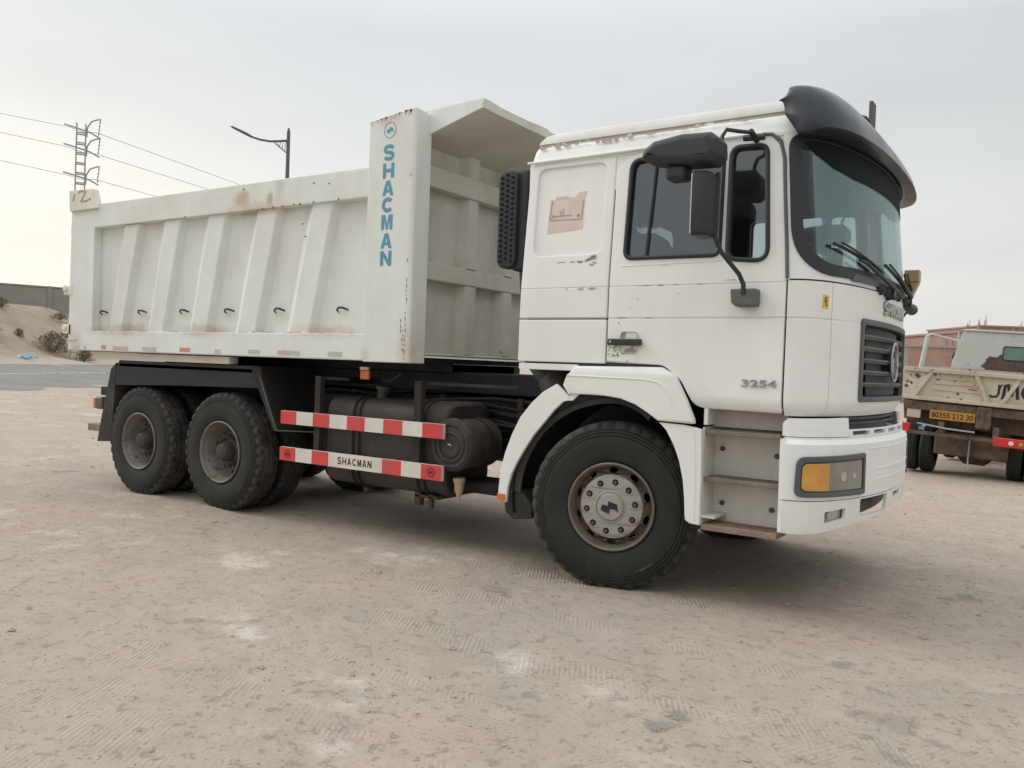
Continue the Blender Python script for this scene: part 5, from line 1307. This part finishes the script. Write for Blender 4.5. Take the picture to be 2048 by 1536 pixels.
# ---- boundary wall on the mound
M['wall'] = mat('grey_block_wall', (.24, .245, .24), .9, col2=(.29, .28, .265), scale=.5, dust=(.36, .30, .24), dust_amt=.45, dust_scale=.35)
def bwall():
    a = Vector((-68.4, 22.0)); d = Vector((.40, 1)).normalized(); nrm = Vector((-d.y, d.x))
    o = empty('boundary_wall', (a.x, a.y, 3), label='long grey boundary wall along the top of the sand mound', cat='wall')
    for i in range(-6, 16):
        p = a+d*(i*4.0); q = p+d*4.0; b = B()
        def T(v, p=p): return Vector((p.x-a.x, p.y-a.y, 0))+Vector((d.x*v.x+nrm.x*v.y, d.y*v.x+nrm.y*v.y, v.z-3))
        b.box((.02, 0, 2.0), (3.98, .2, 6.55), T); b.build('wall_panel', 'wall', o)
        B().box((-.15, -.08, 2.0), (.15, .28, 6.68), T).build('wall_pier', 'wall', o)
        B().box((.16, -.05, 6.56), (3.84, .25, 6.66), T).build('coping', 'wall', o)
bwall()
# ---- scrub
M['scrub'] = mat('dry_scrub_leaf', (.115, .11, .065), .9, col2=(.20, .17, .11), scale=3)
M['twig'] = mat('dry_twig', (.17, .13, .09), .9)
def shrub(x, y, w_, h, n, label, seed, dry=0):
    random.seed(seed)
    o = empty('desert_shrub', (x, y, terrain(x, y)-.03), label=label, cat='shrub', group='dry shrubs on the sand mound')
    b = B()
    for i in range(26):
        t = random.uniform(0, 2*math.pi); r = random.uniform(.2, .5)*w_; hh = h*random.uniform(.5, 1)
        b.tube([(0, 0, 0), (r*.4*math.cos(t), r*.4*math.sin(t), hh*.5), (r*math.cos(t), r*math.sin(t), hh)], [.02, .012, .006], 4)
    b.build('twigs', 'twig', o)['kind'] = 'stuff'
    v = []; f = []
    for i in range(n):
        t = random.uniform(0, 2*math.pi); e = random.random()**.6; zz = random.random()
        r = w_*.5*e*(1-.55*zz**2)*(1+.25*math.sin(3*t+seed)); c = Vector((r*math.cos(t), r*math.sin(t), h*(.08+.92*zz*(1-.3*e))))
        a = Vector((random.gauss(0, 1), random.gauss(0, 1), random.gauss(0, 1))).normalized()*random.uniform(.03, .08); bb = a.orthogonal().normalized()*a.length*.5
        k = len(v); v += [c-a, c+bb, c+a]; f.append((k, k+1, k+2))
    me = mesh('foliage', v, f); link('foliage', me, 'scrub', o)['kind'] = 'stuff'
shrub(-50.3, 21.99, 2.3, 1.55, 2600, 'largest olive shrub at the foot of the mound by the tipper tail', 1)
shrub(-51.6, 20.6, .7, .7, 300, 'small spindly shrub low on the mound left of the largest shrub', 2)
shrub(-49.0, 23.3, 1.2, .9, 900, 'low green shrub half hidden by the tipper tail', 3)
shrub(-57.0, 22.0, 1.1, .8, 400, 'dry shrub at the left edge of the mound', 4)
shrub(-59.5, 27.2, 1.6, .6, 500, 'thin shrub just under the grey boundary wall', 5)
shrub(-55.5, 25.5, 1.2, .5, 300, 'thin shrub on the mound slope below the boundary wall', 6)
shrub(-51.0, 18.6, 1.6, .6, 500, 'brown scrub at the mound foot by the left picture edge', 7)
# ---- litter by the road
M['bluebag'] = mat('blue_plastic', (.05, .22, .42), .45, col2=(.10, .32, .50), scale=20)
M['palebag'] = mat('pale_plastic', (.55, .5, .5), .5)
def litter(x, y, r, m, label, seed):
    random.seed(seed); bm = bmesh.new(); bmesh.ops.create_icosphere(bm, subdivisions=2, radius=r)
    for v in bm.verts:
        k = 1+.5*noise.noise(v.co*6/r*.3+Vector((seed, 0, 0))); v.co = Vector((v.co.x*k*1.3, v.co.y*k, max(-.02, v.co.z*k*.45)))
    me = bpy.data.meshes.new('plastic_bag'); bm.to_mesh(me); bm.free()
    o = link('plastic_bag', me, m); on_ground(o, x, y, .01); tagp(o, label, 'plastic bag', 'litter by the road')
litter(-46.6, 18.44, .42, 'bluebag', 'blue plastic bag lying at the roadside, nearer the left picture edge', 1)
litter(-46.9, 18.95, .45, 'bluebag', 'blue plastic bag beside the foot of the large olive shrub', 2)
litter(-46.9, 19.55, .18, 'palebag', 'small pale plastic bag between the blue bag and the shrub', 3)
# ---- brick houses on the right
M['brick'] = mat('bare_red_brick', (.36, .205, .165), .9, col2=(.42, .27, .22), scale=.6, dust=(.48, .38, .33), dust_amt=.4, dust_scale=.4)
M['brickdark'] = mat('dark_red_brick', (.30, .18, .16), .9, col2=(.36, .24, .21), scale=.6)
M['concrete'] = mat('raw_concrete', (.38, .36, .34), .9, col2=(.33, .31, .30), scale=.8)
M['opening'] = mat('dark_opening', (.05, .045, .045), .8)
def house(name, p, wd, dp, h, m, label, bars, openings, slab=True):
    o = empty(name, (p[0], p[1], 0), label=label, cat='house', group='brick houses beyond the parked light truck')
    T = lambda v: RV*v.x+FV*v.y+UP*v.z
    B().box((0, 0, -.3), (wd, dp, h), T).build('brick_wall', m, o)
    n = max(2, int(wd/3.2)+1)
    for i in range(n):
        x = wd*i/(n-1); B().box((x-.14, -.03, -.3), (x+.14, .2, h+.02), T).build('column', 'concrete', o)
    if slab: B().box((-.12, -.12, h+.001), (wd+.12, dp+.12, h+.16), T).build('roof_slab', 'concrete' if m == 'brick' else m, o)
    for x in bars:
        b = B()
        for k in range(4): b.tube([T(Vector((x+.12*(k % 2), .12*(k//2), h))), T(Vector((x+.12*(k % 2)+random.uniform(-.06, .06), .12*(k//2), h+random.uniform(.6, 1.15))))], .025, 4)
        b.build('rebar', 'brickdark', o)
    for x, z, w_, hh in openings:
        wn = B().box((x, -.012, z), (x+w_, .05, z+hh), T).build('window', 'opening', o)
        B().box((x-.05, -.05, z-.08), (x+w_+.05, -.013, z), T).build('sill', 'concrete', wn)
random.seed(9)
house('brick_house', (-10.95, 58.22), 8.1, 8, 4.05, 'brick', 'low pink brick house seen between the tipper cab and the light truck cab', (3.8, 6.9, 7.4), ((1.2, 1.4, 1.1, 1.2),))
house('brick_house', (-4.72, 66.07), 12.3, 9, 5.35, 'brickdark', 'red brick house whose flat roof edge shows just over the light truck cab', (.5, 1.3, 4.5), ((2.0, 2.6, 1.2, 1.2),))
house('brick_house', (-5.21, 86.29), 16, 10, 7.05, 'brickdark', 'tallest and farthest red brick house above the light truck roof', (.5, 4.4, 6.0, 9), ((2.6, 4.2, 1.2, 1.3),))
house('brick_house', (-21.5, 62.0), 9, 8, 3.6, 'brick', 'brick house far back hidden mostly by the tipper cab', (1, 5), ())
# ================================================================== LIGHT TRUCK
def light_truck():
    M['cream'] = mat('worn_cream_paint', (.55, .50, .41), .7, col2=(.48, .42, .33), scale=3, dust=(.34, .25, .17), dust_amt=.6, dust_scale=2.6, chip=(.13, .08, .06), chip_amt=.62, chip_scale=9)
    M['paleblue'] = mat('worn_pale_paint', (.52, .55, .53), .6, col2=(.47, .50, .48), scale=2, chip=(.20, .15, .13), chip_amt=.655, chip_scale=11, dust=(.42, .36, .30), dust_amt=.3)
    M['rustpatch'] = mat('bare_rusty_metal', (.085, .058, .055), .85, col2=(.12, .08, .07), scale=8, chip=(.42, .42, .40), chip_amt=.66, chip_scale=12)
    M['redlamp'] = mat('red_lamp_lens', (.55, .03, .03), .3, coat=.3)
    M['plate'] = mat('orange_number_plate', (.46, .22, .025), .5, col2=(.40, .19, .03), scale=9)
    M['greenglass'] = mat('green_rear_window', (.10, .19, .15), .15, coat=.5, col2=(.16, .26, .21), scale=2)
    M['brown'] = mat('rusty_underframe', (.055, .04, .032), .85, col2=(.12, .085, .062), scale=6, dust=(.26, .19, .14), dust_amt=.5, dust_scale=3, bump=.4, bscale=20)
    R_ = empty('light_truck', (1.16, 9.67, -.03), (0, math.radians(3.3), math.radians(-2)), label='worn cream flatbed light truck seen from behind beside the tipper front', cat='light truck')
    face = lambda y: (lambda u, v, w_: Vector((u, y-w_, v)))
    # tailgate: panel, rails, slanted stiffeners
    tg = B().box((-1.0, .03, 1.24), (1.0, .05, 1.72)).build('tailgate', 'cream', R_)
    B().box((-1.0, -.012, 1.665), (1.0, .029, 1.735)).build('gate_rail', 'cream', tg, bevel=.008)
    B().box((-1.0, -.012, 1.215), (1.0, .029, 1.275)).build('gate_rail', 'cream', tg, bevel=.008)
    for x0, x1 in ((-.60, -.82), (.04, .22), (-1.0, -1.0), (.62, .42)):
        if x0 == x1: continue
        B().prism([(x0-.03, 1.664), (x0+.035, 1.664), (x1+.035, 1.276), (x1-.03, 1.276)], face(.029), 0, .035).build('stiffener', 'cream', tg, bevel=.006)
    for z in (1.40, 1.50, 1.58):
        B().box((-.55, .018, z-.006), (.1, .029, z+.006)).build('pressed_line', 'cream', tg)
    random.seed(2)
    for x, z, r in ((-.80, 1.60, .05), (-.88, 1.48, .03), (-.95, 1.42, .03), (-.2, 1.36, .025), (-.5, 1.56, .025), (-.25, 1.555, .02), (-.75, 1.42, .02), (-.1, 1.58, .02)):
        pts = [(x+r*random.uniform(.5, 1.2)*math.cos(t), z+r*random.uniform(.4, 1)*math.sin(t)) for t in [2*math.pi*i/9 for i in range(9)]]
        B().prism(pts, face(.0285), 0, .002).build('rust_spot', 'rustpatch', tg)
    B().box((-.06, .0255, 1.435), (.06, .0285, 1.455)).build('red_mark', 'redlamp', tg)
    # hand painted letters
    K = lambda pts, wd: plate('painted_letter', [stroke(pts, wd)], .002, (lambda u, v, w_: Vector((u-.10, .0285-w_, v))), 'ink', tg, smooth=False)
    K([(.34, 1.395), (.36, 1.37), (.43, 1.375), (.455, 1.42), (.46, 1.54)], .035); K([(.44, 1.55), (.48, 1.54)], .03)
    K([(.52, 1.34), (.535, 1.56), (.575, 1.58), (.60, 1.44), (.625, 1.40), (.645, 1.56), (.69, 1.56), (.715, 1.36)], .045)
    K(ell(.86, 1.47, .09, .10, 60, 320, 16), .04)
    # side boards, floor, headboard
    for x in (-1, 1):
        B().box((x-.025, .055, 1.22), (x+.025, 3.1, 1.70)).build('side_board', 'cream', R_, bevel=.006)
    B().box((-.97, .055, 1.19), (.97, 3.1, 1.26)).build('bed_floor', 'brown', R_)
    B().box((-.97, 3.05, 1.26), (.97, 3.1, 1.80)).build('headboard', 'cream', R_)
    # cab from behind
    Y = 3.25; f0 = face(Y)
    out = rpoly([(-.86, .95), (.86, .95), (.83, 1.9), (.66, 2.52), (-.66, 2.52), (-.80, 1.9)], [.03, .03, .15, .10, .10, .15], 5)
    cab = plate('cab_back', [out], .05, face(Y+.05), 'paleblue', R_, bevel=.015)
    ob = B()
    n = len(out); v = [face(Y+.02)(a, c, 0) for a, c in out]+[face(Y+1.55)(a*.96, c, 0) for a, c in out]
    ob.add(v, [(i, (i+1) % n, n+(i+1) % n, n+i) for i in range(n)]+[tuple(range(n, 2*n))]).build('cab_shell', 'paleblue', R_, smooth=True)
    wn = plate('rear_window', [rrect(.05, 2.02, .62, 2.25, .04)], .02, face(Y+.008), 'greenglass', R_)
    plate('window_seal', [rrect(.03, 2.0, .64, 2.27, .05), rrect(.05, 2.02, .62, 2.25, .04)], .02, face(Y+.006), 'black', wn)
    random.seed(6); pts = []
    for i in range(30):
        t = 2*math.pi*i/30; k = 1+.18*random.uniform(-1, 1); pts.append((.14+.42*k*math.cos(t), 1.86+.24*k*math.sin(t)*(1 if math.sin(t) > 0 else .9)))
    plate('bare_patch', [pts], .003, face(Y-.001), 'rustpatch', R_)
    B().tube([(-.66, Y-.01, 2.53), (.66, Y-.01, 2.53)], .02, 6).build('roof_gutter', 'paleblue', R_)
    # driver door standing open: window frame beyond the bed corner
    B().tube([(-.82, Y+.75, 2.34), (-1.30, Y+.55, 2.44), (-1.36, Y+.52, 2.40), (-1.42, Y+.50, 1.75)], [.022, .022, .04, .05], 8).build('door_frame', 'paleblue', R_, smooth=True)
    B().add([Vector(p) for p in ((-.85, Y+.75, 1.0), (-1.42, Y+.50, 1.0), (-1.42, Y+.50, 1.78), (-.85, Y+.75, 1.80), (-.85, Y+.80, 1.0), (-1.42, Y+.55, 1.0), (-1.42, Y+.55, 1.78), (-.85, Y+.80, 1.80))], [(0,1,2,3),(7,6,5,4),(0,4,5,1),(3,2,6,7),(1,5,6,2),(0,3,7,4)]).build('door', 'paleblue', R_)
    B().prism([(-.88, 1.98), (-.78, 1.98), (-.78, 2.10), (-.84, 2.10)], face(Y+.5), 0, .1).build('side_mirror', 'black', R_)
    # underframe
    for x in (-.38, .38): B().box((x-.04, .0, .72), (x+.04, 4.6, .90)).build('chassis_rail', 'brown', R_)
    for y in (.02, 1.2, 2.6): B().box((-.95, y, 1.06), (.95, y+.08, 1.185)).build('cross_member', 'brown', R_)
    B().box((-.90, .03, .92), (-.70, .10, 1.19)).build('gate_bracket', 'cream', R_, bevel=.01)
    B().box((.10, -.04, .85), (.30, .06, 1.19)).build('plate_bracket', 'brown', R_, bevel=.02)
    B().tube([(-.72, -.02, .84), (-.3, -.02, .80), (.10, -.02, .79)], .014, 6).build('underrun_bar', 'galv', R_)
    B().box((-.86, .0, .66), (.45, .05, .72)).build('underrun_bar', 'brown', R_, bevel=.008)
    p = B().box((-.555, -.02, .935), (.085, -.005, 1.075)).build('number_plate', 'plate', R_, bevel=.004)
    text_mesh('80355 212 30', .59, .085, .002, lambda u, v, w_: Vector((-.235+u, -.0205-w_, 1.005+v)), 'plate_number', 'ink', p, bold=.015)
    for x0, x1, z0, z1 in ((-1.10, -.83, .69, .83), (.36, 1.02, .62, .76)):
        l = B().box((x0, -.03, z0), (x1, .08, z1)).build('tail_lamp', 'redlamp', R_, bevel=.012)
        cx = x0+.24; plate('reverse_lens', [arc(cx if x0 > 0 else x0+.1, (z0+z1)/2, .035, 0, 340, 17)], .012, face(-.032), 'white', l)
        if x0 > 0: plate('amber_lens', [arc(cx+.13, (z0+z1)/2, .03, 0, 340, 17)], .01, face(-.032), 'amber', l)
    B().box((-.70, -.01, .74), (-.62, .02, .80)).build('reflector', 'bluebag', R_)
    # rear axle, differential, tank, wheels
    B().tube([(-.95, .75, .40), (-.2, .75, .40), (-.1, .75, .40), (.2, .75, .40), (.3, .75, .40), (.95, .75, .40)], [.07, .08, .18, .18, .08, .07], 12).build('rear_axle', 'brown', R_, smooth=True)
    B().box((-.50, .30, .36), (.55, 1.5, .74)).build('spring_pack', 'brown', R_, bevel=.03)
    B().box((-.45, 1.5, .36), (.48, 2.4, 1.15)).build('gearbox', 'brown', R_, bevel=.05)
    B().tube([(.02, .2, .72), (.02, .22, .30), (.04, .2, .18)], .012, 6).build('chain', 'galv', R_)
    prof = [(.0, .20), (.0, .28), (.015, .365), (.04, .385)]
    for k in range(4): prof += [(.045+.033*k, .39), (.068+.033*k, .39), (.070+.033*k, .376), (.076+.033*k, .376)]
    prof += [(.18, .385), (.205, .365), (.22, .28), (.22, .20)]
    first = None
    for x, y, dual in ((-.98, .75, 1), (.98, .75, 1), (-.86, 3.9, 0), (.86, 3.9, 0)):
        wh = empty('wheel', (x, y, .40), parent=R_); s = 1 if x < 0 else -1
        for k in range(2 if dual else 1):
            if first is None:
                b = B().lathe([(a, r) for a, r in prof], n=40, axis='x'); first = b.build('tyre', 'tyre', wh, smooth=False)
                disc = B().lathe([(.05, .20), (.10, .18), (.10, .001)], n=24, axis='x').build('rim', 'rimgrey', wh, smooth=True)
            else:
                t = first.copy(); COL.objects.link(t); t.parent = wh; t.location = (.235*k, 0, 0) if s > 0 else (-.22-.235*k, 0, 0)
                if k == 0: 
                    d = disc.copy(); COL.objects.link(d); d.parent = wh
                    if s < 0: d.rotation_euler = (0, 0, math.pi)
    B().box((-.95, .35, .80), (.95, .38, 1.18)).build('rear_apron', 'brown', R_)
    B().prism([(-1.02, 1.17), (-.72, 1.17), (-.74, .90), (-.98, .88)], face(.30), 0, .01).build('splash_guard', 'brown', R_)
light_truck()
# ================================================================== PEBBLES (uncountable)
def pebbles():
    random.seed(21); v = []; f = []
    base = [Vector(p) for p in ((1, 0, 0), (0, 1, 0), (-1, 0, 0), (0, -1, 0), (0, 0, 1), (0, 0, -1))]
    fc = [(0, 1, 4), (1, 2, 4), (2, 3, 4), (3, 0, 4), (1, 0, 5), (2, 1, 5), (3, 2, 5), (0, 3, 5)]
    camx, camy = 2.56, -5.10; n = 0
    while n < 9000:
        D = 3+22*random.random()**1.7; a = random.uniform(-.66, .66)
        x = camx+D*(FV.x+RV.x*a); y = camy+D*(FV.y+RV.y*a)
        if noise.noise(Vector((x*.8, y*.8, 12))) < random.uniform(-.7, .35): continue
        r = random.uniform(.0022, .0058)*(1+.05*D)
        if random.random() < .035: r *= random.uniform(1.8, 3.6)
        q_ = q_of(x, y)
        z = terrain(x, y)+near_relief(x, y)*(1-ss(18, 30, math.hypot(x-1, y+2)))
        c = Vector((x, y, z+r*.15)); t = random.uniform(0, 6.28); k = len(v)
        for p in base:
            s = r*random.uniform(.7, 1.35); v.append(c+Vector(((p.x*math.cos(t)-p.y*math.sin(t))*s*1.3, (p.x*math.sin(t)+p.y*math.cos(t))*s, p.z*s*.62)))
        f += [tuple(i+k for i in q) for q in fc]; n += 1
    M['stone'] = mat('small_stones', (.27, .225, .18), .9, col2=(.42, .37, .31), scale=35)
    me = mesh('pebbles', v, f); o = link('pebbles', me, 'stone'); tagp(o, 'small loose stones scattered over the packed sand', 'pebbles', None, 'stuff')
pebbles()
